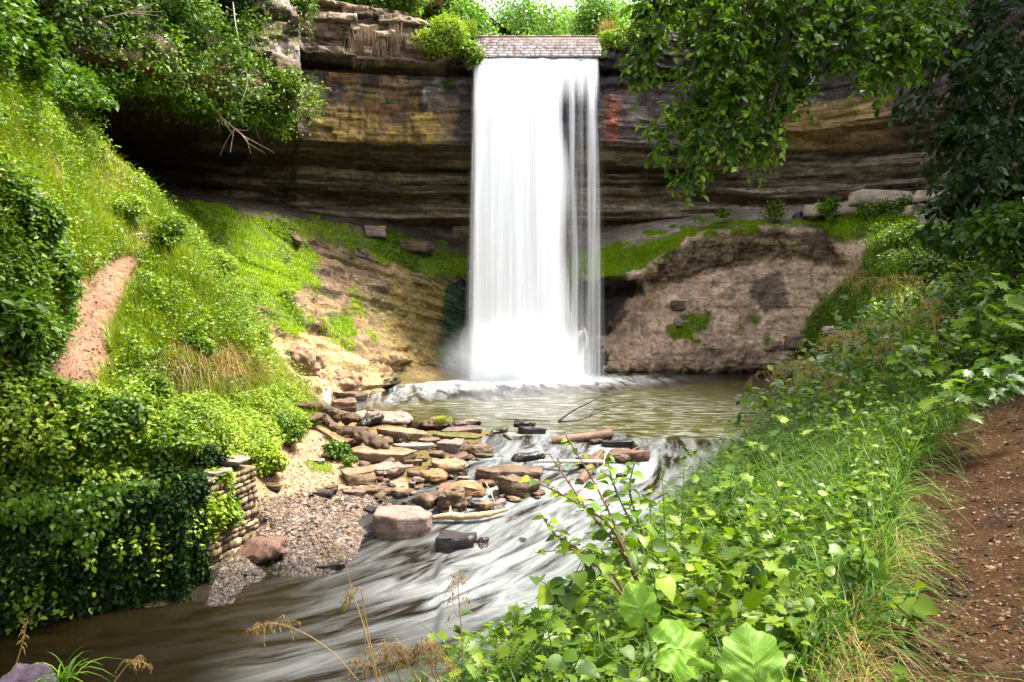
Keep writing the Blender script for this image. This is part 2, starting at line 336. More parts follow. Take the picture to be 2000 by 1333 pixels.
# ---- 2. rock benches and slopes left and right of the plunge pool
def patch(cols, rows, nu, nv):
    """rows: list of (py list, d list, z list or None)"""
    cols = np.array(cols, float); u = np.linspace(0, len(cols) - 1, nu); v = np.linspace(0, len(rows) - 1, nv)
    K = np.stack([P(cols, r[0], r[1]) if r[1] is not None else PZ(cols, r[0], np.full(len(cols), r[2])) for r in rows])
    def cr(A, t, ax):
        A = np.moveaxis(A, ax, 0); n = len(A); i = np.clip(np.floor(t).astype(int), 0, n - 2); f = (t - i)[:, None, None]
        p0 = A[np.maximum(i - 1, 0)]; p1 = A[i]; p2 = A[i + 1]; p3 = A[np.minimum(i + 2, n - 1)]
        m1 = (p2 - p0) * .5 * .7; m2 = (p3 - p1) * .5 * .7
        r = (2*f**3-3*f**2+1)*p1 + (f**3-2*f**2+f)*m1 + (-2*f**3+3*f**2)*p2 + (f**3-f**2)*m2
        return np.moveaxis(r, 0, ax)
    return cr(cr(K, v, 0), u, 1)
MOSS_L = [[(330, 395), (400, 405), (470, 415), (560, 438), (618, 500), (625, 560), (560, 565), (600, 640), (575, 662), (520, 600), (430, 590), (340, 470)],
          [(570, 425), (660, 445), (700, 448), (760, 452), (830, 480), (915, 505), (918, 545), (860, 548), (800, 525), (740, 512), (690, 495), (650, 470), (560, 450)], [(640, 615), (690, 625), (690, 660), (650, 650)]]
cl = [120, 220, 300, 400, 500, 600, 700, 800, 870, 930, 1000, 1100]
rows = [([362, 366, 369, 375, 388, 402, 414, 427, 436, 440, 440, 440], [34, 37, 39.5, 43, 45.5, 47.8, 48.5, 49, 49.3, 49.3, 49.3, 49.3]),
        ([385, 390, 395, 404, 412, 432, 442, 480, 506, 522, 526, 530], [31, 33, 34.5, 37.5, 40, 42.6, 43.8, 44.4, 44.6, 44.6, 44.6, 44.6]),
        ([520, 520, 520, 520, 520, 502, 498, 530, 546, 550, 552, 552], [29, 30, 31.5, 33, 35.5, 40.2, 42.2, 43.3, 43.9, 44, 44, 44]),
        ([640, 640, 640, 640, 645, 640, 610, 615, 630, 635, 640, 640], [28, 28.6, 29.2, 30.2, 32.2, 35.4, 39.6, 42.2, 43.4, 43.9, 44, 44]),
        ([810, 810, 808, 806, 800, 790, 776, 744, 733, 729, 728, 728], None, 0.0),
        ([830, 830, 828, 826, 820, 810, 792, 756, 745, 741, 740, 740], None, -1.5)]
GL = patch(cl, rows, 620, 420)
N = gnormals(GL); N *= np.where(N[..., 1:2] > 0, -1, 1)
def rockify(G, N, amp, seed, tilt=(0, 0)):
    z = G[..., 2] + G[..., 0] * tilt[0] + G[..., 1] * tilt[1]; x = G[..., 0] * .8 + G[..., 1] * .6
    b1, f1, l1 = blocks(z, x, .34, 1.1, seed, 1.6); b2, f2, l2 = blocks(z, x, .13, .5, seed + 5, 2.0)
    d = b1 * .17 + l1 * .12 + b2 * .06 + fbm(G, .45, 4, seed) * .5 + fbm(G, 1.8, 4, seed + 3) * .15
    return d * amp, b1
d, bb = rockify(GL, N, 1.0, 101, (.35, 0)); px, py = PIX(GL)
moss = zone(GL, MOSS_L, 7, 5); soft = 1 - moss
bench = 1 - sstep(0, 1, (py - np.interp(px, cl, rows[1][0])) / 25)
edge = sstep(0, 1, (np.linspace(0, 5, 420)[:, None] + 0 * px - .1) / .4)
# overhanging lip under the moss edge near the falls
GL2 = GL + N * (d * (1 - .75 * moss) * (1 - .8 * bench) * edge)[..., None]
n1 = fbm(GL, (.6, .6, .9), 5, 201); n2 = fbm(GL, (1.6, 1.6, .3), 4, 211); n3 = fbm(GL, (.8, .8, 3), 4, 221)
col = np.zeros(GL.shape) + C3(.36, .24, .12); col = paint(col, sstep(-.1, .3, n3) * .8, (.12, .085, .052)); col = paint(col, sstep(.1, .4, n1) * .8, (.40, .27, .15)); col = paint(col, sstep(.25, .5, bb * .5 + n1) * .6, (.36, .27, .18))
col = paint(col, zone(GL, [[(520, 640), (600, 660), (700, 700), (760, 745), (690, 790), (520, 800)]], 10), (.50, .36, .18))
col = paint(col, zone(GL, [[(740, 540), (880, 560), (885, 600), (870, 740), (800, 740), (760, 640)]], 10) * .8, (.30, .215, .07))
col = paint(col, zone(GL, [[(600, 470), (700, 500), (760, 560), (700, 640), (600, 560)]], 14) * .6, (.14, .095, .07))
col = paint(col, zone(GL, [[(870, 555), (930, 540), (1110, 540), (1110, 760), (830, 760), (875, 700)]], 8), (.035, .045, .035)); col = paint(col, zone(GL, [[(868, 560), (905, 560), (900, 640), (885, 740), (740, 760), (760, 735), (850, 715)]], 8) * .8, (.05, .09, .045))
col = paint(col, bench * (1 - moss), (.115, .09, .065)); col = paint(col, bench * (1 - moss) * sstep(.1, .4, n1), (.07, .055, .04))
col = paint(col, moss, (.10, .15, .02)); col = paint(col, sstep(.15, .4, n1 - n3 * .5) * (1 - moss) * (1 - bench) * .45, (.12, .13, .02))
wet = sstep(780, 900, px) * .9 + sstep(40, 0, np.abs(GL[..., 2]) * 60) * .8
tag(obj('rock_slope', make_mesh('rock_slope', GL2.reshape(-1, 3), [gridfaces(420, 620)[:, ::-1]], M['slope'], pattr={'col': col.reshape(-1, 3), 'wet': np.clip(wet, 0, 1).reshape(-1)})), 'brown crumbling rock slope with mossy bench left of the falls', 'slope', kind='structure')
SURF['left'] = GL2; SURF['leftN'] = N

MOSS_R = [[(1110, 505), (1180, 490), (1300, 457), (1420, 433), (1560, 430), (1700, 415), (1800, 420), (1800, 470), (1640, 470), (1600, 445), (1470, 445), (1350, 462), (1290, 500), (1250, 535), (1200, 548), (1110, 540)],
          [(1700, 470), (1900, 440), (2000, 430), (2000, 900), (1560, 760), (1545, 700), (1590, 600), (1680, 530)], [(1310, 635), (1350, 615), (1390, 625), (1385, 655), (1320, 665)], [(1450, 615), (1485, 620), (1475, 640)], [(1485, 660), (1510, 655), (1500, 690)]]
cr_ = [1060, 1130, 1180, 1250, 1320, 1400, 1500, 1600, 1700, 1800, 1950, 2150]
rowr = [([432, 432, 430, 422, 407, 394, 384, 376, 373, 370, 364, 360], [49.3, 49.3, 49.3, 49.5, 49.8, 50, 50, 49, 46.5, 43.5, 39, 33]),
        ([514, 504, 489, 471, 457, 440, 427, 421, 415, 410, 405, 400], [44.6, 44.6, 44.6, 44.8, 45, 45.2, 45.3, 44.5, 42, 39, 35, 29]),
        ([548, 546, 540, 532, 484, 458, 446, 442, 446, 450, 460, 470], [43.6, 43.6, 43.4, 43.2, 43.9, 44.2, 44.0, 42.8, 40, 36.5, 32, 26]),
        ([560, 560, 556, 552, 540, 530, 520, 520, 525, 530, 540, 550], [44.6, 44.6, 44.6, 44.3, 43.9, 43.9, 43.8, 42.4, 38.6, 34.5, 30, 24]),
        ([640, 640, 645, 640, 610, 600, 600, 605, 620, 640, 660, 680], [44.9, 44.9, 44.9, 44.4, 43.7, 43.5, 43.5, 41.6, 37.2, 33, 28, 22]),
        ([728, 728, 728, 728, 728, 728, 728, 733, 757, 785, 815, 850], None, 0.0),
        ([741, 741, 741, 741, 741, 741, 741, 748, 772, 800, 832, 870], None, -1.5)]
GR = patch(cr_, rowr, 620, 420); N = gnormals(GR); N *= np.where(N[..., 1:2] > 0, -1, 1)
px, py = PIX(GR); d, bb = rockify(GR, N, .18, 301, (0, 0)); d = d + fbm(GR, 1.0, 4, 333) * .2 + fbm(GR, 3.2, 3, 334) * .08 + np.abs(fbm(GR, (1.6, 1.6, .8), 3, 335)) * .30; moss = zone(GR, MOSS_R, 7, 15)
bench = 1 - sstep(0, 1, (py - np.interp(px, cr_, rowr[1][0])) / 18)
lumpy = zone(GR, [[(1260, 520), (1360, 470), (1500, 450), (1640, 450), (1660, 520), (1500, 500), (1400, 530), (1270, 560)]], 8)
edge = sstep(0, 1, (np.linspace(0, 6, 420)[:, None] + 0 * px - .1) / .4)
GR2 = GR + N * (d * (1 - .75 * moss) * (1 - .8 * bench) * edge * (1 + 1.6 * lumpy))[..., None]
n1 = fbm(GR, (.6, .6, .9), 5, 401); n2 = fbm(GR, (1.6, 1.6, .3), 4, 411); n3 = fbm(GR, (.8, .8, 3), 4, 421)
col = np.zeros(GR.shape) + C3(.60, .42, .285); col = paint(col, sstep(0, .35, n2) * .5, (.34, .235, .18)); col = paint(col, sstep(.05, .4, n1) * .5, (.56, .40, .29))
col = paint(col, lumpy * .9, (.11, .075, .04)); col = paint(col, lumpy * sstep(.1, .4, bb * .4 + n1) * .8, (.26, .20, .10))
col = paint(col, zone(GR, [[(1470, 540), (1530, 530), (1540, 600), (1480, 620)]], 12) * .7, (.07, .055, .055)); col = paint(col, zone(GR, [[(1190, 665), (1450, 675), (1520, 700), (1520, 730), (1190, 730)]], 8) * .7, (.45, .30, .20))
col = paint(col, zone(GR, [[(1050, 545), (1215, 540), (1235, 560), (1215, 600), (1185, 650), (1165, 750), (1050, 750)]], 20), (.06, .052, .05)); col = paint(col, zone(GR, [[(1150, 560), (1255, 555), (1260, 580), (1150, 585)]], 4) * .9, (.012, .010, .009))  # last patch paints the shadow of the overhang nook near black
col = paint(col, sstep(735, 722, py) * sstep(715, 728, py) * .8, (.13, .11, .05))
bc = np.zeros(GR.shape) + C3(.50, .41, .33); bc = paint(bc, sstep(-.1, .3, n1) * .4, (.32, .25, .19)); bc = paint(bc, (1 - sstep(1150, 1300, px)) * .5, (.14, .11, .085))
col = col * (1 - (bench * (1 - moss))[..., None]) + bc * (bench * (1 - moss))[..., None]; col = paint(col, moss, (.10, .15, .02))
wet = (1 - sstep(1180, 1300, px)) * .9
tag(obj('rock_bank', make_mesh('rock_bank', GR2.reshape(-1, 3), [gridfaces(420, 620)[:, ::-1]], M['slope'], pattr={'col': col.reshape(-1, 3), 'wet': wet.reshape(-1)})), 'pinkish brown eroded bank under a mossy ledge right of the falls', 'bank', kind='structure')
SURF['right'] = GR2

# ---- 3. the gorge floor: one height field
def tps_fit(pts, lam=.02):
    p = np.array(pts, float); XY = p[:, :2] / 10; n = len(p)
    r = np.linalg.norm(XY[:, None] - XY[None], axis=-1); K = np.where(r > 0, r * r * np.log(r + 1e-12), 0) + np.eye(n) * lam
    A = np.zeros((n + 3, n + 3)); A[:n, :n] = K; A[:n, n] = 1; A[:n, n+1:] = XY; A[n, :n] = 1; A[n+1:, :n] = XY.T
    w = np.linalg.solve(A, np.r_[p[:, 2], 0, 0, 0]); return XY, w
def tps_eval(m, x, y):
    XY, w = m; x = np.asarray(x, float) / 10; y = np.asarray(y, float) / 10; out = w[-3] + w[-2] * x + w[-1] * y
    for (a, b), c in zip(XY, w[:-3]):
        r2 = (x - a) ** 2 + (y - b) ** 2; out = out + c * .5 * r2 * np.log(r2 + 1e-12)
    return out
LP = [tuple(P(*q)) for q in [(0, 130, 18), (60, 160, 20), (130, 205, 22), (200, 300, 24), (270, 345, 25.2), (345, 435, 26.2), (430, 540, 26.8), (500, 640, 27.2), (560, 730, 27.3),
      (100, 260, 20), (0, 300, 15.5), (180, 400, 22), (60, 450, 16.5), (-200, 200, 14), (-200, 500, 12), (0, 620, 13), (100, 600, 16.5), (260, 455, 23), (330, 520, 23.5),
      (280, 512, 21.5), (200, 540, 20.6), (170, 620, 18.6), (150, 700, 16.8), (120, 765, 15.4), (210, 680, 17.6), (250, 600, 19.3), (60, 760, 14.4), (350, 490, 22), (430, 600, 23), (300, 560, 21), (480, 700, 24), (330, 690, 19.4), (430, 690, 20.6),
      (370, 770, 18.6), (450, 770, 19.6), (540, 790, 23), (300, 830, 16.8), (200, 860, 15.4), (60, 880, 13.6), (400, 870, 17), (480, 880, 18), (520, 850, 20.5), (590, 830, 23.5), (100, 940, 13.4), (300, 930, 15), (0, 960, 13), (-200, 900, 11), (-200, 1000, 10)]]
LP += [tuple(PZ(*q)) for q in [(600, 900, .15), (640, 840, .25), (560, 940, .05), (500, 960, -.05), (620, 950, -.25), (520, 1020, -.45), (600, 1010, -.62), (680, 980, -.5), (720, 900, -.05), (700, 850, .02), (760, 830, .0), (650, 1080, -1.03), (700, 1040, -.86), (560, 1080, -.95),
      (760, 960, -.5), (800, 900, -.22), (860, 960, -.62), (900, 860, -.1), (900, 920, -.42), (950, 880, -.3), (980, 840, -.15), (480, 1100, -1.2), (700, 1110, -1.17), (620, 1140, -1.28), (720, 1140, -1.36), (800, 1010, -.92), (850, 1100, -1.6), (950, 960, -.7), (1000, 930, -.6), (640, 800, .1), (690, 800, -.12)]]
LP += [(-8, 31, -.5), (-3, 33, -1.2), (3, 33, -1.6), (10, 33, -1.5), (3, 27, -.7), (8, 27, -1), (1, 22, -.7), (5, 22, -1.2), (0, 17, -1.6), (4, 18, -1.8), (-3, 14, -2.1), (-7, 12, -2.2), (-3, 10, -2.1), (-8, 8, -2.2), (-14, 7, -2.2), (0, 12, -2.0), (-30, 20, 9), (-30, 5, 6), (-22, 30, 8), (-18, 26, 8), (-14, 31, 4), (-12, 40, 4), (15, 38, -1.5)]
TL = tps_fit(LP, .004)
RP = [(1.5, 2, 3.08), (1.5, 3, 3.1), (2.5, 4, 3.15), (3.5, 6, 3.3), (4.8, 8.2, 3.5), (0, 1, 2.9), (0, 3, 2.7), (-.7, 3, 2.4), (-2.5, 3, 2.35), (.3, 5, 2.2), (1.0, 5, 2.6), (1.5, 7, 2.45), (2.4, 7, 2.9), (2.7, 9, 2.55), (3.6, 9, 3.1), (4.5, 12, 2.95), (6, 12, 3.8), (6.3, 10, 4.0), (5.5, 7, 4.0), (4.5, 5, 3.8), (3.6, 3, 3.5), (7, 4, 5.5), (8.2, 15, 4.2), (6.5, 15, 3.0), (10, 15, 5.6), (11, 20, 4.6), (14, 22, 6.4), (12.5, 25, 4.6), (17, 27, 7.5), (10, 10, 6.5), (20, 15, 11), (25, 25, 14), (20, 32, 8), (17, 38, 3), (12, 5, 8), (-1, 0, 2.6), (1, -4, 3), (8, -5, 5), (30, 10, 16), (30, 35, 15)]
TR = tps_fit(RP, .01)
EY = [(-6, -5), (1, -4.2), (2.9, -3.4), (3.5, -1.3), (4.1, -.35), (5, .25), (7, 1.4), (9, 2.6), (12, 4.4), (16, 7.2), (20, 9.8), (26, 12.8), (32, 14.2), (45, 15)]
# retaining wall plan: corner B, end A (up-stream end), far left
WA, WB, WD = np.array([-5.85, 17.3]), np.array([-6.42, 15.4]), np.array([-15.5, 10.2])
def walls(x, y):
    """>0 on the stream side of the retaining wall"""
    d1 = WB - WD; n = np.array([d1[1], -d1[0]]) / np.linalg.norm(d1); sA = (x - WD[0]) * n[0] + (y - WD[1]) * n[1]
    d2 = WA - WB; n2 = np.array([d2[1], -d2[0]]) / np.linalg.norm(d2); sB = (x - WB[0]) * n2[0] + (y - WB[1]) * n2[1]
    s = np.maximum(sA, sB); return np.where(y > WA[1], -1.0, s)
def hgt(x, y, detail=True):
    x = np.asarray(x, float); y = np.asarray(y, float)
    zl = tps_eval(TL, x, y); s = walls(x, y); front = sstep(-.18, -.08, s); bed = np.minimum(zl, np.interp(y, [13, 15.4, 17.3], [-1.6, -1.12, -.6]) - .04 * np.maximum(s, 0))
    zl = zl * (1 - front) + bed * front
    xe = np.interp(y, [a for a, b in EY], [b for a, b in EY]); zr = tps_eval(TR, x, y); under = np.maximum(xe - x, 0)
    zr = zr - under * 1.15 - .25 * under ** 2
    rgt = sstep(-2.5, -.5, x - xe + 0) ; zr = np.where(x > xe - 7, zr, -9)
    zl = zl * (1 - sstep(-6, -3.5, x - xe)) - 2.2 * sstep(-6, -3.5, x - xe) if False else np.where(x > xe - 1, -2.5, zl)
    z = np.maximum(zl, zr)
    if detail:
        p = np.stack([x, y, z], -1); dm = sstep(2, 14, y); z = z + fbm(p, .8, 3, 71) * .14 * dm + fbm(p, 2.2, 4, 77) * (.06 + .02 * dm) + fbm(p, 7, 3, 79) * .018 * (1 - dm)
    return z
ys = 1.0 * (52.0 / 1.0) ** np.linspace(0, 1, 620); tt = np.concatenate([np.linspace(-2.2, -.78, 60), np.linspace(-.775, .8, 820), np.linspace(.81, 1.6, 40)])
XX = ys[:, None] * tt[None]; YY = ys[:, None] + 0 * tt[None]; ZZ = hgt(XX, YY)
inC = (YY > 41) | ((XX > 14) & (YY > 30)) | ((XX < -9) & (YY > 29.5))
H = np.stack([XX, YY, ZZ], -1); px, py = PIX(H)
DIRT_L = [[(165, 535), (250, 500), (298, 510), (292, 548), (235, 628), (212, 700), (185, 790), (70, 790), (88, 700), (140, 625)], [(-50, 850), (60, 830), (110, 850), (200, 880), (150, 940), (80, 1000), (-50, 960)]]
BEACH = [[(480, 905), (520, 885), (600, 830), (640, 840), (700, 880), (780, 930), (860, 1010), (760, 1060), (700, 1120), (500, 1130), (490, 1000)]]
ROOTY = [[(270, 740), (330, 700), (400, 740), (480, 740), (500, 790), (440, 840), (380, 800), (260, 860), (240, 800)]]
n1 = fbm(H, .7, 4, 91); n2 = fbm(H, 3.0, 4, 95); xe = np.interp(YY, [a for a, b in EY], [b for a, b in EY])
col = np.zeros(H.shape) + C3(.10, .075, .03); lft = XX < xe - 1.0
col = paint(col, lft * sstep(0, .4, n1) * .5, (.22, .15, .07)); dl = zone(H, DIRT_L, 7, 3) * lft; col = paint(col, dl, (.23, .13, .085)); col = paint(col, dl * sstep(.05, .4, n2) * .5, (.15, .085, .055))
be = zone(H, BEACH, 10, 4) * lft; col = paint(col, be, (.29, .175, .10)); gr = be * sstep(-.25, -.75, ZZ + .15 * n1); col = paint(col, gr, (.23, .16, .12)); col = paint(col, be * sstep(-.95, -1.12, ZZ), (.07, .05, .04))
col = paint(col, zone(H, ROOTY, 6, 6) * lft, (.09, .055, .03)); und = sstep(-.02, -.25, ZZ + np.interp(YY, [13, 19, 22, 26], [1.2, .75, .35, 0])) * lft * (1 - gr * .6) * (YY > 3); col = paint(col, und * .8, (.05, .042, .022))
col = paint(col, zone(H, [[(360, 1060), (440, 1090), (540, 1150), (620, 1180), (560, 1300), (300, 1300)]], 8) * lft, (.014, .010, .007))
rb = ~lft * 1.0; n4 = fbm(H, 9.0, 3, 97)
col = paint(col, rb * (YY < 30), (.042, .021, .009)); col = paint(col, rb * sstep(.0, .35, n1 + .5 * n2) * .7, (.070, .037, .017)); col = paint(col, rb * sstep(.1, .4, -n2) * .6, (.028, .016, .009)); col = paint(col, rb * sstep(.35, .5, n4) * .4, (.12, .075, .045))
wet = np.clip(sstep(-.9, -1.1, ZZ) * lft * .8, 0, 1)
H[..., 2] = np.where(inC, np.minimum(H[..., 2], -2.2), H[..., 2])
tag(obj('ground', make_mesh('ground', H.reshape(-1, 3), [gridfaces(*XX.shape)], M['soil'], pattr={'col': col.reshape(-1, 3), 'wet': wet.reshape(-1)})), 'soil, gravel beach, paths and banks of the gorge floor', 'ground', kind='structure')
SURF['ground'] = H
bx, by = np.meshgrid(np.linspace(-30, 30, 160), np.linspace(-24, 1.02, 90)); bz = hgt(bx, by); B_ = np.stack([bx, by, bz], -1)
tag(obj('ground', make_mesh('ground', B_.reshape(-1, 3), [gridfaces(90, 160)], M['soil'], pattr={'col': np.tile([.055, .035, .018], (bx.size, 1)), 'wet': np.zeros(bx.size)})), 'soil of the bank behind the viewpoint', 'ground', kind='structure')
# the wide sheet under and round everything
bs = np.array([(-600, -600, -6.5), (600, -600, -6.5), (600, 600, -6.5), (-600, 600, -6.5)], float)
me = make_mesh('terrain', bs, [np.array([[0, 1, 2, 3]])], M['soil'], pattr={'col': np.tile([.08, .06, .03], (4, 1)), 'wet': np.zeros(4)})
tag(obj('terrain', me), 'wide ground under the gorge', 'ground', kind='structure')
# high ground behind the camera (so the gorge is closed, as the banks show)
# ---- 4. water
def zwater(y): return np.interp(y, [0, 13.6, 15.2, 16.6, 18.0, 19.5, 21.5, 23, 25.5, 27, 60], [-1.36, -1.32, -1.25, -1.08, -.80, -.60, -.42, -.26, -.09, 0, 0])
cen = smoothpath([(2.5, 41, 0), (3.5, 33, 0), (4.6, 27, 0), (4.0, 22, 0), (2.4, 19, 0), (.6, 16.4, 0), (-2.6, 13.4, 0), (-7, 11.2, 0), (-13, 9, 0), (-22, 6, 0)], 240)
ca = np.concatenate([[0], np.cumsum(np.linalg.norm(np.diff(cen, axis=0), axis=1))]); ct = norm(np.gradient(cen, axis=0))
yw = 6.0 * (45.0 / 6.0) ** np.linspace(0, 1, 560); tw = np.linspace(-1.6, .62, 620)
WX = yw[:, None] * tw[None]; WY = yw[:, None] + 0 * tw[None]
flow = np.zeros(WX.shape + (3,))
for r in range(len(yw)):
    dx = WX[r][:, None] - cen[None, :, 0]; dy = WY[r][:, None] - cen[None, :, 1]; q = np.argmin(dx * dx + dy * dy, 1)
    off = dx[np.arange(len(q)), q] * ct[q, 1] - dy[np.arange(len(q)), q] * ct[q, 0]
    al = ca[q] + dx[np.arange(len(q)), q] * ct[q, 0] + dy[np.arange(len(q)), q] * ct[q, 1]
    flow[r, :, 0] = off; flow[r, :, 1] = al
pxw, pyw = PIX(np.stack([WX, WY, zwater(WY)], -1))
rap = zone(np.stack([WX, WY, 0 * WX], -1), [[(850, 1000), (960, 960), (1080, 930), (1200, 930), (1500, 840), (1500, 1000), (1250, 1200), (960, 1200), (840, 1180), (800, 1120), (860, 1090)]], 10, 8)
stripe = np.stack([flow[..., 0] * 1.6, flow[..., 1] * .28, 0 * WX], -1)
lum = fbm(stripe, 1.4, 3, 31)
WZ = zwater(WY) + rap * (lum * .16 + .05) * sstep(24, 20, WY) + fbm(np.stack([WX * .7, WY * 1.6, 0 * WX], -1), 1.5, 3, 35) * .018
Wv = np.stack([WX, WY, WZ], -1)
pc = np.exp(-(((WX - .9) / 4.9) ** 2 + ((WY - 40.4) / 1.7) ** 2) ** 1.4 * .8)
foam = pc * 1.5
foam += zone(Wv, [[(690, 785), (760, 745), (860, 728), (960, 745), (900, 760), (780, 765), (720, 800)]], 9, 9) * .75
foam += zone(Wv, [[(930, 870), (1000, 858), (1120, 850), (1500, 845), (1500, 920), (1150, 960), (1080, 1000), (960, 930)]], 12, 12) * .26
foam += zone(Wv, [[(840, 1010), (960, 990), (1080, 950), (1290, 930), (1350, 1000), (1250, 1200), (960, 1200), (820, 1200), (880, 1130), (960, 1090), (950, 1060), (870, 1040)]], 14, 13) * .50
foam += zone(Wv, [[(500, 1290), (620, 1210), (800, 1150), (950, 1120), (1200, 1150), (1200, 1333), (400, 1500)]], 26, 14) * .17
foam += zone(Wv, [[(700, 1070), (860, 1070), (900, 1120), (760, 1150), (690, 1110)]], 12, 16) * .22 + .0
foam += zone(Wv, [[(700, 770), (1240, 765), (1500, 790), (1500, 825), (1000, 830), (900, 815), (760, 800)]], 12, 17) * .15
for _ax in (0, 1, 0, 1):
    _k = 13; _c = np.cumsum(np.pad(foam, [(_k + 1, _k) if a == _ax else (0, 0) for a in (0, 1)], mode='edge'), _ax); foam = (np.take(_c, range(2 * _k + 1, _c.shape[_ax]), _ax) - np.take(_c, range(0, _c.shape[_ax] - 2 * _k - 1), _ax)) / (2 * _k + 1)
foam = foam * .8 + pc * .5
rough = zone(Wv, [[(640, 800), (1600, 735), (1700, 860), (1000, 850)]], 6, 18)
b = NB('water'); fl = b.attr('flow').outputs['Vector']; fo = b.attr('foam').outputs['Fac']; tr = b.attr('calm').outputs['Fac']
st1 = b.noise(b.mapping(fl, (1.5, .30, 1)), 1.4, 5, .56, .8); st2 = b.noise(b.mapping(fl, (6, .7, 1)), 1.6, 4, .6, .3)
pp = b.pos(); pw = b.noise(b.mapping(pp, (.9, 2.4, 1)), 1.5, 6, .68, .6)
nn = b.math('ADD', b.math('MULTIPLY', st1, .8), b.math('MULTIPLY', st2, .2)); nn = b.node('ShaderNodeMix', data_type='FLOAT', i_0=tr, i_2=nn, i_3=pw).outputs[0]
g = b.math('MULTIPLY', fo, 3.0, True); g = b.math('MULTIPLY', g, b.node('ShaderNodeMix', data_type='FLOAT', i_0=tr, i_2=2.6, i_3=5.0).outputs[0])
fm = b.math('MULTIPLY', b.math('ADD', fo, b.math('MULTIPLY', b.math('SUBTRACT', nn, .53), g)), .93, True)
dk = b.princ(b.mul(b.ramp(pw, [(.3, (.005, .0035, .001)), (.7, (.012, .0085, .003))]), b.ramp(pw, [(.3, (.026, .026, .003)), (.7, (.058, .052, .007))]), tr, 'MIX'), .14, b.node('ShaderNodeMix', data_type='FLOAT', i_0=tr, i_2=.14, i_3=.38).outputs[0], b.bump(b.math('ADD', b.math('MULTIPLY', pw, .8), b.math('MULTIPLY', st1, .5)), .35, .10))
wh = b.princ((.40, .43, .44), .6, .2, b.bump(st1, .5, .15), **{'Subsurface Weight': 0.0})
mx = b.node('ShaderNodeMixShader', i_Fac=fm, i_1=dk, i_2=wh); M['water'] = b.out(mx.outputs[0])
tag(obj('water', make_mesh('water', Wv.reshape(-1, 3), [gridfaces(*WX.shape)], M['water'], pattr={'flow': flow.reshape(-1, 3), 'foam': foam.reshape(-1), 'calm': rough.reshape(-1)})), 'plunge pool and creek running out of it over low rapids', 'water', kind='structure')
# river above the lip
rv = np.stack(np.meshgrid(np.linspace(-2.0, 5.0, 60), np.linspace(41.9, 75, 80)), -1); rz = 16.52 + .03 * fbm(np.concatenate([rv, rv[..., :1] * 0], -1), 2, 3, 5)
Rv = np.concatenate([rv, rz[..., None]], -1)
tag(obj('river', make_mesh('river', Rv.reshape(-1, 3), [gridfaces(80, 60)], M['water'], pattr={'flow': Rv.reshape(-1, 3), 'foam': (np.exp(-(Rv[..., 1] - 41.9) / 1.2) * 1.3).reshape(-1), 'calm': np.zeros(4800)})), 'shallow creek above the lip of the falls', 'water', kind='structure')
GROUNDW = lambda x, y: max(float(hgt(x, y, False)), float(zwater(y)))
def hit(px, py, water=True):
    """where the sight line of a photo pixel meets the gorge floor or water"""
    a = P(px, py, 1.0) - np.array([0, 0, ZC]); ds = 2.0 * (44 / 2.0) ** np.linspace(0, 1, 900); p = np.array([0, 0, ZC]) + a[None] * ds[:, None]
    h = hgt(p[:, 0], p[:, 1], False)
    if water: h = np.maximum(h, zwater(p[:, 1]))
    k = np.argmax(p[:, 2] < h); k = k if p[k, 2] < h[k] else len(ds) - 1
    return np.array([p[k, 0], p[k, 1], h[k]])

# ================================================================== WATERFALL
b = NB('falling_water'); fl = b.attr('flow').outputs['Vector']; de = b.attr('dens').outputs['Fac']
s1 = b.noise(b.mapping(fl, (3.2, .035, 1)), 1.6, 5, .68); s2 = b.noise(b.mapping(fl, (14, .09, 1)), 1.6, 4, .6)
nn = b.math('ADD', b.math('MULTIPLY', s1, .6), b.math('MULTIPLY', s2, .4))
al = b.math('ADD', de, b.math('MULTIPLY', b.math('SUBTRACT', nn, .5), 2.6)); al = b.math('MULTIPLY', al, b.math('MULTIPLY', de, 6.0, True), True)
wsh = b.princ((.96, .965, .98), .7, .1, b.bump(nn, .15, .1)); tl = b.node('ShaderNodeBsdfTranslucent', i_Color=(.96, .965, .98, 1)).outputs[0]
wm = b.node('ShaderNodeMixShader', i_Fac=.5, i_1=wsh, i_2=tl).outputs[0]; tp_ = b.node('ShaderNodeBsdfTransparent').outputs[0]
M['fall'] = b.out(b.node('ShaderNodeMixShader', i_Fac=al, i_1=tp_, i_2=wm).outputs[0])
fallroot = empty('waterfall', (1.1, 41.2, 0), 'tall white silky waterfall dropping from the cliff lip into the pool', 'waterfall')
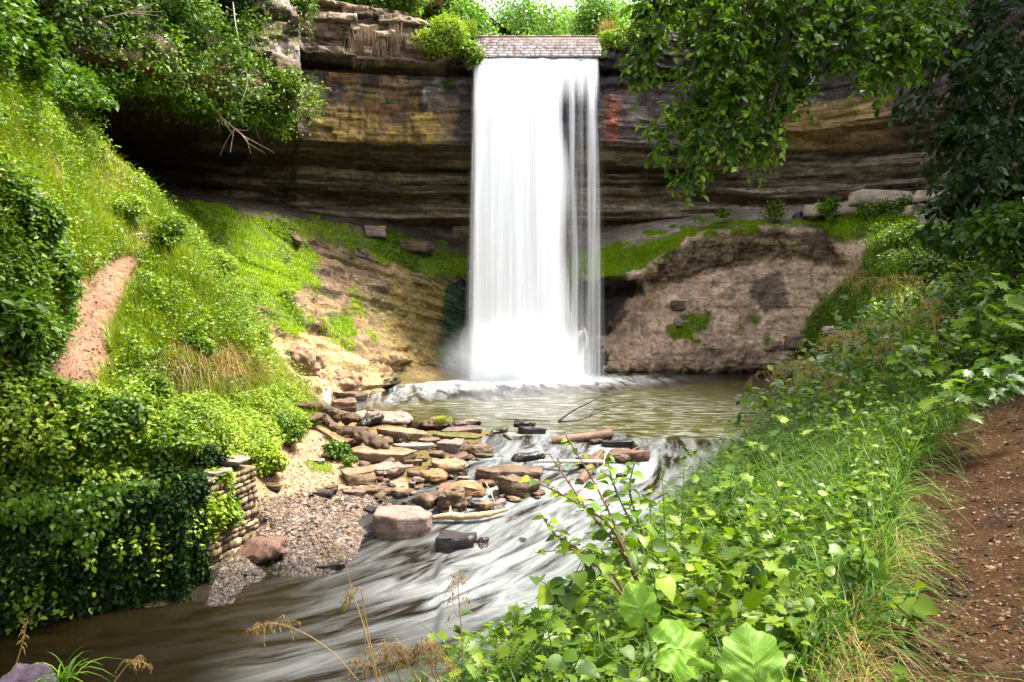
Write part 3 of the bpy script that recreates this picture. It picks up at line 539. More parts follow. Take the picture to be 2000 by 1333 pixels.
def curtain(off, seed, pxl, pxr, dscale, name='water_curtain', bulge=0.0):
    nu, nv = 260, 130; u = np.linspace(pxl, pxr, nu)[None]; h = (np.linspace(0, 1, nv) ** 1.25)[:, None] * 16.9; h = h + 0 * u; pxx = u + 0 * h
    lip = 16.5 + .05 * vn(np.stack([pxx * .05, 0 * pxx, 0 * pxx + seed], -1)); xx = (pxx - 1000) / F / 1.0215 * 42
    over = np.clip(h / .5, 0, 1); y = 42.15 + .35 * (1 - over) - .42 * np.sqrt(h) - off * np.clip(h / 3, 0, 1) * (.4 + .6 * h / 16) + .10 * fbm(np.stack([xx * 1.5, h * .05, 0 * xx + seed], -1), 1, 3, 7) * np.clip(h / 2, 0, 1)
    z = lip - np.maximum(h - .25, 0) + 0 * y; x = xx + (xx - 1.2) * .012 * h * bulge + .05 * fbm(np.stack([h * .2, xx * .8, 0 * xx], -1), 1, 2, 8)
    main = sstep(929, 948, pxx) * (1 - sstep(1072, 1112, pxx + 5 * vn(np.stack([h * .3, 0 * xx, 0 * xx], -1))))
    d = main * 1.5 - .22 * np.exp(-((pxx - 1089 - 5 * vn(np.stack([h * .25, 0 * xx, 0 * xx], -1), 9)) / 9) ** 2) * sstep(1, 3, h) * (1 - sstep(8, 13, h) * .6)
    d += sstep(1090, 1112, pxx) * (1 - sstep(1163, 1171, pxx)) * (.09 - .02 * sstep(2, 7, h) + .55 * (1 - sstep(.5, 3.0, h)))
    d += .30 * np.exp(-((pxx - 1154) / 6) ** 2) + .22 * np.exp(-((pxx - 1116) / 5) ** 2) + .22 * sstep(920, 932, pxx) * (1 - sstep(940, 950, pxx)) + .25 * sstep(11, 16, h) * sstep(915, 950, pxx) * (1 - sstep(1100, 1165, pxx))
    d *= sstep(pxl, pxl + 8, pxx) * (1 - sstep(pxr - 7, pxr, pxx)); d *= dscale
    V = np.stack([x, y, z], -1); fl = np.stack([x + seed * 7.3, h + 0 * x, x * 0], -1)
    o = obj(name, make_mesh(name, V.reshape(-1, 3) - np.array([1.1, 41.2, 0]), [gridfaces(nv, nu)], M['fall'], pattr={'flow': fl.reshape(-1, 3), 'dens': d.reshape(-1)}), fallroot)
    return o
curtain(0, 1, 918, 1174, 1.0); curtain(.35, 2, 922, 1170, .85, 'water_curtain', .4); curtain(.7, 3, 916, 1172, .62, 'water_curtain', .7); curtain(-.3, 4, 925, 1168, .9)
# side strands and thin trickles as separate falls of water
def trickle(pts, w, dens, seed):
    p = smoothpath(pts, 40); nu = 9; u = np.linspace(-1, 1, nu)[None]; V = np.repeat(p[:, None], nu, 1); V[..., 0] += u * w * (.6 + .4 * np.linspace(0, 1, 40)[:, None]); V[..., 1] -= (1 - u ** 2) * w * .35
    d = dens * (1 - u ** 2) + 0 * V[..., 0]; L = np.concatenate([[0], np.cumsum(np.linalg.norm(np.diff(p, axis=0), axis=1))])[:, None]
    obj('water_strand', make_mesh('water_strand', V.reshape(-1, 3) - np.array([1.1, 41.2, 0]), [gridfaces(40, nu)], M['fall'], pattr={'flow': np.stack([V[..., 0] * 2 + seed, L + 0 * V[..., 0], 0 * V[..., 0]], -1).reshape(-1, 3), 'dens': d.reshape(-1)}), fallroot)
trickle([P(1098, 560, 43.2), P(1108, 600, 42.6), P(1125, 650, 42.2), P(1120, 700, 41.5), P(1128, 735, 41.2)], .22, .5, 1)
trickle([P(1138, 645, 42.2), P(1120, 665, 41.9), P(1108, 700, 41.4), P(1104, 735, 41.0)], .35, .75, 2)
trickle([P(1140, 640, 42.2), P(1146, 665, 41.8), P(1136, 700, 41.4), P(1140, 738, 41.1)], .18, .55, 3)
trickle([P(923, 280, 42.0), P(921, 400, 41.0), P(920, 560, 40.6), P(922, 720, 40.3)], .10, .33, 4)
trickle([P(908, 640, 43.0), P(902, 670, 42.4), P(905, 720, 41.8)], .25, .25, 5)
# spray at the foot of the falls
b = NB('spray'); tc = b.node('ShaderNodeTexCoord').outputs['Object']; ln = b.node('ShaderNodeVectorMath', operation='LENGTH'); b.l.new(tc, ln.inputs[0])
g = b.math('SUBTRACT', 1.0, ln.outputs['Value'], True); g = b.math('POWER', g, 1.6); g = b.math('MULTIPLY', g, b.ramp(b.noise(b.pos(), 1.1, 3), [(.3, .4), (.7, 1.4)]))
v = b.node('ShaderNodeVolumePrincipled'); v.inputs['Color'].default_value = (.95, .96, 1, 1); b.l.new(b.math('MULTIPLY', g, 2.6), v.inputs['Density']); M['spray'] = b.out(None, v.outputs[0])
def ico(sub=3):
    bm = bmesh.new(); bmesh.ops.create_icosphere(bm, subdivisions=sub, radius=1.0); me = bpy.data.meshes.new('spray'); bm.to_mesh(me); bm.free(); return me
me = ico(); me.materials.append(M['spray']); o = obj('spray', me); o.location = (.2, 40.2, .5); o.scale = (4.4, 2.0, 3.2)
tag(o, 'white spray rising where the falls hit the pool', 'spray', kind='stuff')

# ================================================================== ROCKS
M['r_pink'] = rockmat('pink_grey_stone', (0.144, 0.100, 0.084), (0.248, 0.184, 0.160), (0.336, 0.264, 0.232))
M['r_tan'] = rockmat('tan_stone', (0.144, 0.097, 0.058), (0.245, 0.173, 0.108), (0.331, 0.245, 0.158))
M['r_brown'] = rockmat('brown_stone', (0.083, 0.056, 0.038), (0.150, 0.105, 0.071), (0.210, 0.150, 0.105))
M['r_dark'] = rockmat('dark_wet_stone', (.018, .014, .013), (.04, .032, .03), (.075, .06, .055), rough=.38, spec=.5)
M['r_orange'] = rockmat('orange_stone', (0.176, 0.088, 0.040), (0.288, 0.160, 0.080), (0.368, 0.240, 0.144))
M['r_red'] = rockmat('reddish_stone', (0.076, 0.043, 0.032), (0.145, 0.085, 0.064), (0.230, 0.153, 0.119))
M['r_pale'] = rockmat('pale_stone', (.42, .35, .27), (.58, .49, .39), (.66, .58, .48))
M['r_green'] = rockmat('mossy_stone', (0.112, 0.119, 0.035), (0.196, 0.196, 0.077), (0.266, 0.252, 0.126))
M['purple_unknown'] = rockmat('purple_object', (.03, .022, .035), (.055, .042, .065), (.09, .07, .1))
def rock_mesh(kind, w, dp, h, seed, sub=3):
    rd = random.Random(seed); bm = bmesh.new(); pts = []
    if kind in ('slab', 'table'):
        n = rd.randint(7, 10)
        for i in range(n):
            a = 2 * math.pi * (i + rd.uniform(-.3, .3)) / n; r = rd.uniform(.78, 1.05); cx, cy_ = math.cos(a) * r, math.sin(a) * r
            cx = math.copysign(abs(cx) ** .8, cx); cy_ = math.copysign(abs(cy_) ** .8, cy_)
            pts.append((cx * w / 2, cy_ * dp / 2, h * rd.uniform(.93 if kind == 'table' else .85, 1.0))); k = rd.uniform(.82, 1.0); pts.append((cx * w / 2 * k, cy_ * dp / 2 * k, 0))
    elif kind == 'block':
        for sx in (-1, 1):
            for sy in (-1, 1):
                for sz in (0, 1):
                    for q in range(2): pts.append((sx * w / 2 * rd.uniform(.72, 1), sy * dp / 2 * rd.uniform(.7, 1), (rd.uniform(.82, 1) if sz else rd.uniform(-.05, .1)) * h))
    elif kind == 'wedge':
        for i in range(22):
            a = rd.uniform(0, 2 * math.pi); s = rd.uniform(-1, 1); r = math.sqrt(max(0, 1 - abs(s) ** 2.5)); x = math.cos(a) * r
            pts.append((x * w / 2, math.sin(a) * r * dp / 2, (.5 + s / 2) * h * (.45 + .55 * (x + 1) / 2)))
    else:
        for i in range(34):
            v = Vector((rd.gauss(0, 1), rd.gauss(0, 1), rd.gauss(0, 1))).normalized(); v = Vector([math.copysign(abs(c) ** .75, c) for c in v]); pts.append((v.x * w / 2, v.y * dp / 2, (v.z * .5 + .42) * h))
    for p in pts: bm.verts.new(p)
    bmesh.ops.convex_hull(bm, input=bm.verts); bmesh.ops.delete(bm, geom=[v for v in bm.verts if not v.link_faces], context='VERTS')
    m = min(w, dp, h)
    bmesh.ops.dissolve_limit(bm, angle_limit=R(14), verts=bm.verts, edges=bm.edges)
    bmesh.ops.bevel(bm, geom=list(bm.edges), offset=m * (.045 if kind != 'round' else .16), segments=2 if kind == 'round' else 1, profile=.6, affect='EDGES', clamp_overlap=True)
    bmesh.ops.triangulate(bm, faces=bm.faces)
    for _ in range(sub):
        L = max(w, dp) / (7 * (1.6 ** _)); ed = [e for e in bm.edges if e.calc_length() > L]
        if ed: bmesh.ops.subdivide_edges(bm, edges=ed, cuts=1); bmesh.ops.triangulate(bm, faces=bm.faces)
    bm.normal_update(); off = Vector((seed * 3.17, seed * 1.3, seed * .7)); mm = max(w, dp); amp = m * {'block': .2, 'table': .11}.get(kind, .38)
    for v in bm.verts:
        q = v.co / mm * 3 + off; n = mnoise.fractal(q, 1.0, 2.1, 3); st = mnoise.noise(Vector((v.co.x / mm * 1.5, v.co.y / mm * 1.5, v.co.z / h * 5)) + off); fi = mnoise.noise(v.co / mm * 14 + off)
        v.co += v.normal * (n * amp * .45 + fi * amp * .18) + Vector((v.normal.x, v.normal.y, 0)) * st * amp * .35
    me = bpy.data.meshes.new('rock'); bm.to_mesh(me); bm.free(); me.polygons.foreach_set('use_smooth', np.ones(len(me.polygons), bool)); return me
NR = [0]
def rock(px, py, wpx, hpx, kind, mat, label, dr=.7, rz=0, tilt=(0, 0), d=None, cat='rock', name='rock', group=None, th=None, sink=.12, sub=3):
    NR[0] += 1
    wpx = wpx * (1.12 if d is None and wpx > 24 and py > 790 else 1); hpx = hpx * (1.25 if d is None and py > 790 else 1); p = hit(px, py) if d is None else P(px, py, d); dist = p[1]; w = wpx / F * dist * 1.0; dp = w * dr; slope = max((ZC - p[2]) / dist, -.1)
    h = th * w * 1.35 if th else max(.1 * w, hpx / F * dist - dp * max(slope, 0) * .75)
    me = rock_mesh(kind, w, dp, h * (1 + sink), NR[0] * 7 + 3, sub); me.materials.append(M[mat]); o = obj(name, me)
    o.location = (p[0] * (1 + dp * .45 / dist), p[1] + dp * .45, p[2] - h * sink); o.rotation_euler = (tilt[0] + random.gauss(0, .05), tilt[1] + random.gauss(0, .05), rz)
    return tag(o, label, cat, group)
rk = rock
rk(785, 1060, 116, 50, 'table', 'r_pink', 'big flat-topped pinkish grey block standing in the creek shallows', .85, .1, name='boulder', cat='boulder', th=.29)
rk(890, 1082, 74, 38, 'block', 'r_dark', 'dark wet angular block in the creek right of the big flat-topped block', .6, -.12, name='boulder', cat='boulder')
rk(940, 1083, 44, 36, 'wedge', 'r_dark', 'small dark pointed rock touching the right side of the dark wet block', .8, .6)
rk(502, 1108, 116, 66, 'wedge', 'r_red', 'reddish brown wedge shaped boulder at the foot of the broken stone wall', .8, .15, name='boulder', cat='boulder')
rk(884, 1004, 54, 50, 'round', 'r_brown', 'upright egg shaped brown stone leaning by the driftwood limb', .7, .3)
rk(838, 996, 92, 42, 'wedge', 'r_brown', 'brown leaning slab with black hollow beneath it beside the egg shaped stone', .55, .1, (0, -.15))
rk(905, 976, 92, 36, 'round', 'r_orange', 'broad rough orange brown rock behind the egg shaped stone', .8)
rk(848, 948, 62, 30, 'round', 'r_orange', 'rounded orange stone in the middle of the rubble', .8, .2)
rk(750, 938, 88, 34, 'round', 'r_pink', 'smooth pinkish grey hump-backed boulder below the long flat slab', .8, .1, name='boulder', cat='boulder')
rk(702, 955, 58, 34, 'block', 'r_tan', 'pale angular tan rock at the left edge of the rubble', .9, .4)
rk(742, 908, 142, 30, 'slab', 'r_tan', 'long flat tan slab lying under the second twisted driftwood log', .5, .08, (.02, .03))
rk(880, 888, 48, 24, 'block', 'r_pink', 'small pale-topped grey block near the water', .8, -.2)
rk(934, 892, 58, 24, 'round', 'r_brown', 'dark brown bumpy rock right of the pale-topped grey block', .7)
rk(945, 897, 38, 9, 'slab', 'r_green', 'low yellowish green stone in front of the dark brown bumpy rock', .6)
rk(876, 930, 76, 34, 'slab', 'r_tan', 'layered tan rock above the rounded orange stone', .8, .3, th=.2)
rk(1000, 950, 132, 24, 'slab', 'r_brown', 'wide brown slab with deep black underside at the edge of the rapids', .5, -.05, (0, .04), th=.14)
rk(1008, 976, 84, 34, 'slab', 'r_brown', 'ribbed brown layered rock under the wide brown slab', .6, .35, (0, .2), th=.3)
rk(758, 834, 96, 30, 'round', 'r_pink', 'large smooth pinkish boulder at the near edge of the pool', .8, .1, name='boulder', cat='boulder')
rk(722, 836, 52, 30, 'wedge', 'r_dark', 'dark reddish angular rock against the large smooth pinkish boulder', .7, .5)
rk(785, 862, 108, 18, 'slab', 'r_tan', 'flat tan slab pointing right below the large smooth pinkish boulder', .5, -.1, (0, .05), th=.11)
rk(810, 884, 84, 13, 'slab', 'r_pale', 'thin pale slab in the middle of the upper rubble', .5, .15, th=.09)
rk(906, 850, 88, 10, 'slab', 'r_pink', 'thin grey slab lying flat in the pool outlet', .5, -.05, th=.07)
rk(892, 862, 90, 11, 'slab', 'r_green', 'thin greenish slab in the pool outlet in front of the thin grey one', .5, .05, th=.07)
rk(850, 842, 62, 26, 'round', 'r_brown', 'brown rubble heap with a tuft of grass at the pool outlet', .6)
rk(914, 836, 48, 16, 'round', 'r_pink', 'low rounded grey stone behind the thin grey slab', .7)
rk(1024, 837, 42, 15, 'round', 'r_dark', 'small black hump of rock in the pool outlet', .8)
rk(1042, 850, 56, 10, 'slab', 'r_dark', 'flat black rock just below the small black hump in the outlet', .6, th=.14)
rk(975, 848, 38, 14, 'wedge', 'r_dark', 'slim dark pointed stone sticking out of the outlet water', .4, .4)
rk(1030, 903, 66, 26, 'wedge', 'r_dark', 'black ridged rock in the white water upstream of the pale plank', .6, .1)
rk(1228, 904, 96, 20, 'slab', 'r_red', 'long reddish brown slab at the right end of the driftwood jam', .4, .04, th=.14)
rk(1210, 908, 46, 22, 'round', 'r_brown', 'rounded brown stone in front of the long reddish brown slab', .7)
rk(1166, 870, 26, 12, 'round', 'r_brown', 'small brown stone just below the thick red log', .8)
rk(1208, 876, 66, 10, 'slab', 'r_dark', 'thin dark rock with green top below the thick red log', .4, th=.12)
rk(1214, 938, 22, 14, 'round', 'r_dark', 'little dark stone alone in the white rapids', .8)
rk(1158, 912, 60, 18, 'block', 'r_brown', 'brown block wedged in the driftwood jam', .6, .5)
rk(1015, 1064, 26, 12, 'round', 'r_dark', 'small wet stone breaking the rapids near the leafy stem', .8)
rk(648, 1118, 62, 12, 'slab', 'r_dark', 'low black ledge of rock in the dark water below the gravel', .5, th=.12)
rk(634, 970, 66, 13, 'slab', 'r_brown', 'dark edged slab half buried in the sandy beach', .5, -.12, th=.12)
rk(690, 978, 44, 15, 'slab', 'r_pink', 'pinkish flat stone at the top of the gravel', .7, .1, th=.22)
rk(722, 968, 44, 16, 'block', 'r_tan', 'tan blocky stone beside the pinkish flat stone on the gravel', .8, .2)
rk(688, 992, 34, 11, 'round', 'r_pale', 'nearly white rounded stone on the gravel', .7)
rk(732, 1005, 46, 9, 'slab', 'r_dark', 'dark flat stone at the wet edge of the gravel', .5, th=.12)
rk(620, 908, 30, 10, 'slab', 'r_pale', 'little pale stone on the mossy patch above the beach', .7, th=.2)
rk(528, 958, 46, 11, 'slab', 'r_green', 'mossy flat stone at the top left of the sandy beach', .5, -.2, th=.12)
rk(672, 805, 44, 22, 'block', 'r_brown', 'brown stone between the upright plank and the pool', .7, .3)
rk(800, 915, 50, 14, 'slab', 'r_tan', 'tan stone right of the long flat slab', .6, -.3, th=.16)
rk(905, 955, 42, 12, 'slab', 'r_pale', 'pale flat chip of stone above the broad orange brown rock', .6, .3, th=.15)
rk(690, 850, 60, 16, 'slab', 'r_brown', 'brown slab between the two twisted driftwood logs', .5, .2, th=.14)
rk(770, 888, 64, 14, 'slab', 'r_pink', 'narrow pinkish slab angled down toward the water', .4, -.35, th=.12)
rk(838, 870, 44, 14, 'slab', 'r_tan', 'short tan slab left of the greenish one', .7, .2, th=.16)
# far right shore and ledge
rk(1545, 726, 66, 24, 'slab', 'r_pale', 'pale broken slab at the far water edge below the green slope', .5, .1, name='slab', cat='rock slab', th=.3)
rk(1595, 722, 76, 34, 'slab', 'r_pale', 'larger tilted pale slab beside the broken one at the far shore', .5, .35, (0, -.3), th=.22, name='slab', cat='rock slab')
rk(1552, 682, 34, 28, 'block', 'r_pink', 'pinkish block perched above the far shore slabs', .8, .3, d=41.2)
rk(1510, 690, 44, 34, 'wedge', 'r_pink', 'slanting pinkish rock at the right end of the eroded bank', .7, -.3, d=42.6)
rk(1622, 655, 40, 20, 'slab', 'r_pale', 'pale flat rock in the dry grass on the green slope', .7, .2, d=37, th=.3)
rk(1325, 604, 38, 18, 'block', 'r_brown', 'brown block stuck in the middle of the right hand bank', .8, .2, d=43.5)
rk(1330, 640, 34, 14, 'slab', 'r_pink', 'flat stone just left of the grass tuft on the right hand bank', .8, .4, d=43.3, th=.3)
rk(1505, 500, 70, 34, 'wedge', 'r_brown', 'dark jutting rock at the top of the eroded right bank', .7, .2, d=43.9)
rk(1562, 432, 30, 20, 'round', 'r_dark', 'dark rounded stone on the path of the right ledge', .9, d=44.0)
rk(1628, 418, 106, 28, 'block', 'r_pale', 'long pale building slab lying on the right ledge, lowest and leftmost of three', .5, .10, d=42.6, th=.18, name='slab', cat='rock slab')
rk(1728, 398, 128, 30, 'block', 'r_pale', 'pale squared slab on the right ledge, middle and highest of three', .45, .06, d=40.6, th=.16, name='slab', cat='rock slab')
rk(1832, 392, 84, 22, 'block', 'r_pale', 'pale slab at the dark end of the right ledge, rightmost of three', .5, .02, d=37.4, th=.2, name='slab', cat='rock slab')
rk(1782, 422, 44, 22, 'block', 'r_pale', 'small pale block in front of the middle slab on the right ledge', .8, .3, d=38.6)
# left bench
rk(732, 462, 46, 24, 'block', 'r_pink', 'pale angular boulder on the mossy left bench', .8, .2, d=43.2, name='boulder', cat='boulder')
rk(672, 452, 48, 16, 'slab', 'r_brown', 'low brown rock left of the pale angular boulder on the bench', .7, .2, d=43.4, th=.25)
rk(688, 500, 70, 32, 'wedge', 'r_dark', 'dark wedge of rock under the lip of the left bench', .6, -.35, (0, .35), d=42)
rk(812, 490, 72, 16, 'slab', 'r_brown', 'flat dark rock on the moss near the falls', .5, -.1, d=43.6, th=.2)
rk(570, 470, 62, 20, 'slab', 'r_brown', 'brown slab slanting down the left moss', .3, -.7, (0, .5), d=40.0, th=.18)
rk(1122, 672, 46, 40, 'round', 'r_dark', 'black wet rock under the right hand trickles, upper one', .9, d=42.3)
rk(1150, 718, 74, 62, 'round', 'r_dark', 'big black wet rock in the spray right of the falls', .8, d=41.9, name='boulder', cat='boulder')
rk(1116, 738, 50, 42, 'round', 'r_dark', 'black rock at the foot of the falls half covered by foam', .8, d=41.4)
# pale outcrop below the brown slope: one big bulging mass
rk(570, 752, 136, 92, 'round', 'r_tan', 'large sunlit yellow tan boulder bulging out behind the grassy mound', .8, d=32.4, name='boulder', cat='boulder', sub=4)
rk(655, 772, 116, 62, 'round', 'r_tan', 'sunlit tan boulder sloping down to the pool left of the foam', .7, d=33.2, name='boulder', cat='boulder', sub=4)
rk(722, 762, 70, 36, 'round', 'r_tan', 'smallest of the three sunlit tan boulders, touching the foam', .8, d=36, name='boulder', cat='boulder')
rk(680, 784, 84, 14, 'slab', 'r_brown', 'flat wet ledge at the left edge of the pool', .5, -.05, d=32.4, th=.15)
# left hillside and foreground
rk(212, 326, 26, 14, 'slab', 'r_brown', 'brown stone on the crest of the left hillside', .8, d=24)
rk(262, 466, 34, 12, 'slab', 'r_pale', 'pale stone just above the top of the left path', .8, d=22.8, th=.25)
rk(276, 436, 22, 10, 'round', 'r_pale', 'small white stone in the leaves high on the left hillside', .8, d=24)
# many small stones: rubble one cannot tell apart
small = [rock_mesh(k, 1, .8, .35, 900 + i, 1) for i, k in enumerate(['slab', 'block', 'slab', 'round', 'slab', 'wedge'])]
for m_ in small: m_.materials.append(M['r_tan'])
smat = ['r_tan', 'r_brown', 'r_brown', 'r_brown', 'r_red', 'r_dark', 'r_dark', 'r_pink']
for i in range(210):
    for _ in range(50):
        x, y = random.uniform(560, 1060), random.uniform(800, 1010)
        if inpoly(np.array([x]), np.array([y]), [(640, 815), (720, 800), (860, 830), (960, 850), (960, 940), (1070, 950), (1060, 985), (900, 1010), (730, 1000), (600, 985), (700, 920), (650, 860)])[0]: break
    p = hit(x, y); w = random.choice([14, 18, 22, 26, 34, 42]) / F * p[1]; me = small[i % 6]
    o = obj('stone', me); o.material_slots[0].link = 'OBJECT'; o.material_slots[0].material = M[random.choice(smat)]; o.location = p - np.array([0, 0, .02 * w]); o.scale = (w, w * random.uniform(.6, 1), w * random.uniform(.5, 1.1)); o.rotation_euler = (random.gauss(0, .15), random.gauss(0, .15), random.uniform(0, 6.28))
    tag(o, 'small loose stone in the rubble between the beach and the rapids', 'stone', 'small stones of the rubble')
# gravel (nobody could count it)
def chips(n, polys, smin, smax, mat, name, label, zlift=0.0, samp=None):
    H_ = SURF['ground']; px, py = PIX(H_); ok = np.zeros(px.shape, bool)
    for pl in polys: ok |= inpoly(px, py, pl)
    idx = np.argwhere(ok[:-1, :-1]); area = (H_[idx[:, 0], idx[:, 1], 1] ** 1.0); w = np.ones(len(idx)) / len(idx); c = idx[rng.choice(len(idx), n, p=w)]
    f = rng.random((n, 2, 1)); a = H_[c[:, 0], c[:, 1]]; p = a + f[:, 0] * (H_[c[:, 0] + 1, c[:, 1]] - a) + f[:, 1] * (H_[c[:, 0], c[:, 1] + 1] - a)
    s = rng.uniform(smin, smax, (n, 1, 1)) * (1 + (rng.random((n, 1, 1)) > .93) * 1.0); ang = rng.uniform(0, 6.28, n); base = np.array([(-1, -.6, 0), (1, -.7, 0), (.8, .7, 0), (-.7, .6, 0), (-.5, -.4, .55), (.6, -.4, .5), (.4, .4, .45), (-.5, .35, .5)])
    V = base[None] * s * (1, rng.uniform(.6, 1.1), .75) * (1 + .25 * rng.normal(size=(n, 8, 1))); ca, sa = np.cos(ang)[:, None], np.sin(ang)[:, None]
    V = np.stack([V[..., 0] * ca - V[..., 1] * sa, V[..., 0] * sa + V[..., 1] * ca, V[..., 2] + V[..., 0] * rng.normal(0, .2, (n, 1))], -1) + p[:, None] + np.array([0, 0, zlift])
    fc = np.array([(4, 5, 6, 7), (0, 1, 5, 4), (1, 2, 6, 5), (2, 3, 7, 6), (3, 0, 4, 7)]); FC = (np.arange(n)[:, None, None] * 8 + fc[None]).reshape(-1, 4)
    return tag(obj(name, make_mesh(name, V.reshape(-1, 3), [FC], M[mat], smooth=False, pattr={'rnd': np.repeat(rng.random(n), 8)})), label, name, kind='stuff')
b = NB('gravel_stone'); gz_ = b.ramp(b.math('ADD', b.node('ShaderNodeSeparateXYZ', i_0=b.pos()).outputs[2], 1.5), [(.38, .28), (.66, 1.)]); M['gravel'] = b.out(b.princ(b.mul(b.ramp(b.attr('rnd').outputs['Fac'], [(0, (.02, .013, .010)), (.4, (.06, .039, .026)), (.75, (.12, .08, .052)), (1, (.25, .185, .14))]), gz_), .6, .4))
b = NB('litter'); M['litter'] = b.out(b.princ(b.ramp(b.attr('rnd').outputs['Fac'], [(0, (.025, .013, .007)), (.5, (.07, .04, .022)), (.9, (.12, .075, .045)), (1, (.26, .19, .14))]), .85, .15))
chips(21000, [[(500, 985), (600, 960), (720, 960), (860, 1000), (800, 1060), (760, 1130), (640, 1170), (540, 1180), (400, 1190), (430, 1100), (500, 1060)]], .015, .045, 'gravel', 'gravel', 'small flat gravel covering the lower beach')
chips(2600, [[(500, 900), (640, 850), (760, 930), (700, 960), (520, 990)]], .01, .035, 'gravel', 'gravel', 'scattered grit on the sandy upper beach')
chips(6500, [[(1560, 1333), (1700, 1150), (1780, 980), (1850, 880), (2060, 760), (2060, 1400), (1560, 1400)]], .0025, .010, 'litter', 'gravel', 'crumbs of soil and grit on the dirt path')
chips(800, [[(90, 770), (180, 530), (290, 505), (290, 545), (170, 770)]], .01, .03, 'litter', 'gravel', 'bits of soil on the left hill path')

# ================================================================== DRIFTWOOD AND PLANKS
M['w_red'] = plainmat('red_brown_wood', (.075, .042, .028), (.18, .11, .075), .6, 3, .5, stretch=(1, 1, 1)); M['w_tan'] = plainmat('tan_driftwood', (.26, .17, .09), (.48, .34, .2), .7, 4, .7)
M['w_dark'] = plainmat('dark_driftwood', (.03, .02, .013), (.13, .088, .055), .85, 3, .9, bd=.06); M['w_pale'] = plainmat('weathered_plank', (.42, .36, .28), (.62, .55, .45), .7, 5, .4)
def logobj(pts, rad, mat, label, name='log', cat='log', n=12, k=60, rough=.12, branches=(), flat=1.0):
    p = smoothpath(pts, k); c0 = p[0].copy(); V, Fc = tubes([p], [rad], n); idx = np.arange(len(V)) // n; ctr = p[idx]; rr = np.linalg.norm(V - ctr, axis=1, keepdims=True)
    V = ctr + (V - ctr) * (1 + rough * 2.2 * fbm(V, 1.3 / max(rad), 3, 7)[:, None] * .5 + rough * 1.4 * fbm(V, 4 / max(rad), 3, 9)[:, None] * .5)
    V[:, 2] = ctr[:, 2] + (V[:, 2] - ctr[:, 2]) * flat; V = np.concatenate([V, p[:1], p[-1:]]); a = np.arange(n); t1 = np.stack([a, (a + 1) % n, np.full(n, len(V) - 2)], 1)[:, ::-1]; e = (k - 1) * n; t2 = np.stack([e + a, e + (a + 1) % n, np.full(n, len(V) - 1)], 1)
    o = obj(name, make_mesh(name, V - c0, [Fc, np.concatenate([t1, t2])], M[mat])); o.location = c0; tag(o, label, cat)
    for bp in branches:
        Vb, Fb = tubes([smoothpath(bp[0], 10)], [bp[1]], 6); q = obj('branch', make_mesh('branch', Vb - c0, [Fb], M[mat]), o)
    return o
def hz(px, py, dz=0): p = hit(px, py); p[2] += dz; return p
logobj([hz(1078, 866, .05), hz(1105, 866, .10), hz(1150, 862, .12), hz(1192, 856, .14)], [.17, .15, .16, .17], 'w_red', 'thick smooth reddish log lying across the outlet of the pool', rough=.05)
logobj([hz(845, 1022, .12), hz(880, 1022, .16), hz(900, 1022, .14), hz(945, 1020, .16), hz(992, 1008, .16)], [.05, .075, .1, .075, .07, .03], 'w_tan', 'knobbly tan driftwood limb lying right of the big flat-topped block', rough=.3, branches=[([hz(878, 1022, .16), hz(880, 1018, .34)], [.04, .02])])
a_ = [hz(578, 826, .5), hz(610, 828, .55), hz(650, 836, .42), hz(690, 840, .36), hz(706, 838, .3)]
logobj(a_, [.05, .2, .3, .26, .04], 'w_dark', 'upper of two dark twisted driftwood logs beside the upright plank', rough=.8, n=18, k=90, flat=.62)
logobj([hz(600, 848, .38), hz(628, 848, .52), hz(660, 868, .42), hz(700, 880, .48), hz(745, 894, .32), hz(765, 896, .22)], [.06, .18, .13, .24, .2, .03], 'w_dark', 'lower twisted driftwood log with wavy back resting on the long flat slab', rough=.8, n=18, k=90, flat=.62)
logobj([hz(1132, 948, .05), hz(1150, 930, .14), hz(1176, 905, .3)], [.12, .13, .12], 'w_red', 'short brown beam propped diagonally through the pale plank', rough=.1)
logobj([P(1090, 824, 27.4), P(1120, 802, 27.4), P(1155, 785, 27.4), P(1192, 764, 27.4)], [.035, .03, .02, .008], 'bark', 'thin bare branch slanting up out of the pool', name='branch', cat='branch', n=6, k=20, branches=[([P(1090, 824, 27.4), P(1130, 821, 27.4), P(1165, 808, 27.4), P(1212, 790, 27.4)], [.03, .02, .006]), ([P(1150, 815, 27.4), P(1160, 804, 27.4), P(1185, 794, 27.4)], [.015, .005])])
logobj([hz(968, 820, .03), hz(1010, 822, .04), hz(1075, 825, .03)], [.012, .03, .015], 'bark', 'straight dark twig floating at the near edge of the pool', name='branch', cat='branch', n=6, k=20)
logobj([hz(985, 852, .05), hz(998, 862, .04)], [.06, .03], 'w_dark', 'stub of dark wood sticking out of the outlet', name='branch', cat='branch', n=8, k=10)
logobj([hz(1225, 898, .1), hz(1240, 890, .2), hz(1268, 884, .22)], [.03, .025, .01], 'w_red', 'curved reddish stick on the driftwood jam', name='branch', cat='branch', n=6, k=16)
logobj([hz(1178, 925, .1), hz(1182, 905, .35)], [.02, .015], 'w_pale', 'short upright pale stick beside the beam', name='branch', cat='branch', n=6, k=8)
logobj([hz(948, 950, .1), hz(960, 975, .1), hz(968, 992, .05)], [.02, .015, .01], 'w_tan', 'thin pale stick on the rubble left of the ribbed rock', name='branch', cat='branch', n=6, k=8)
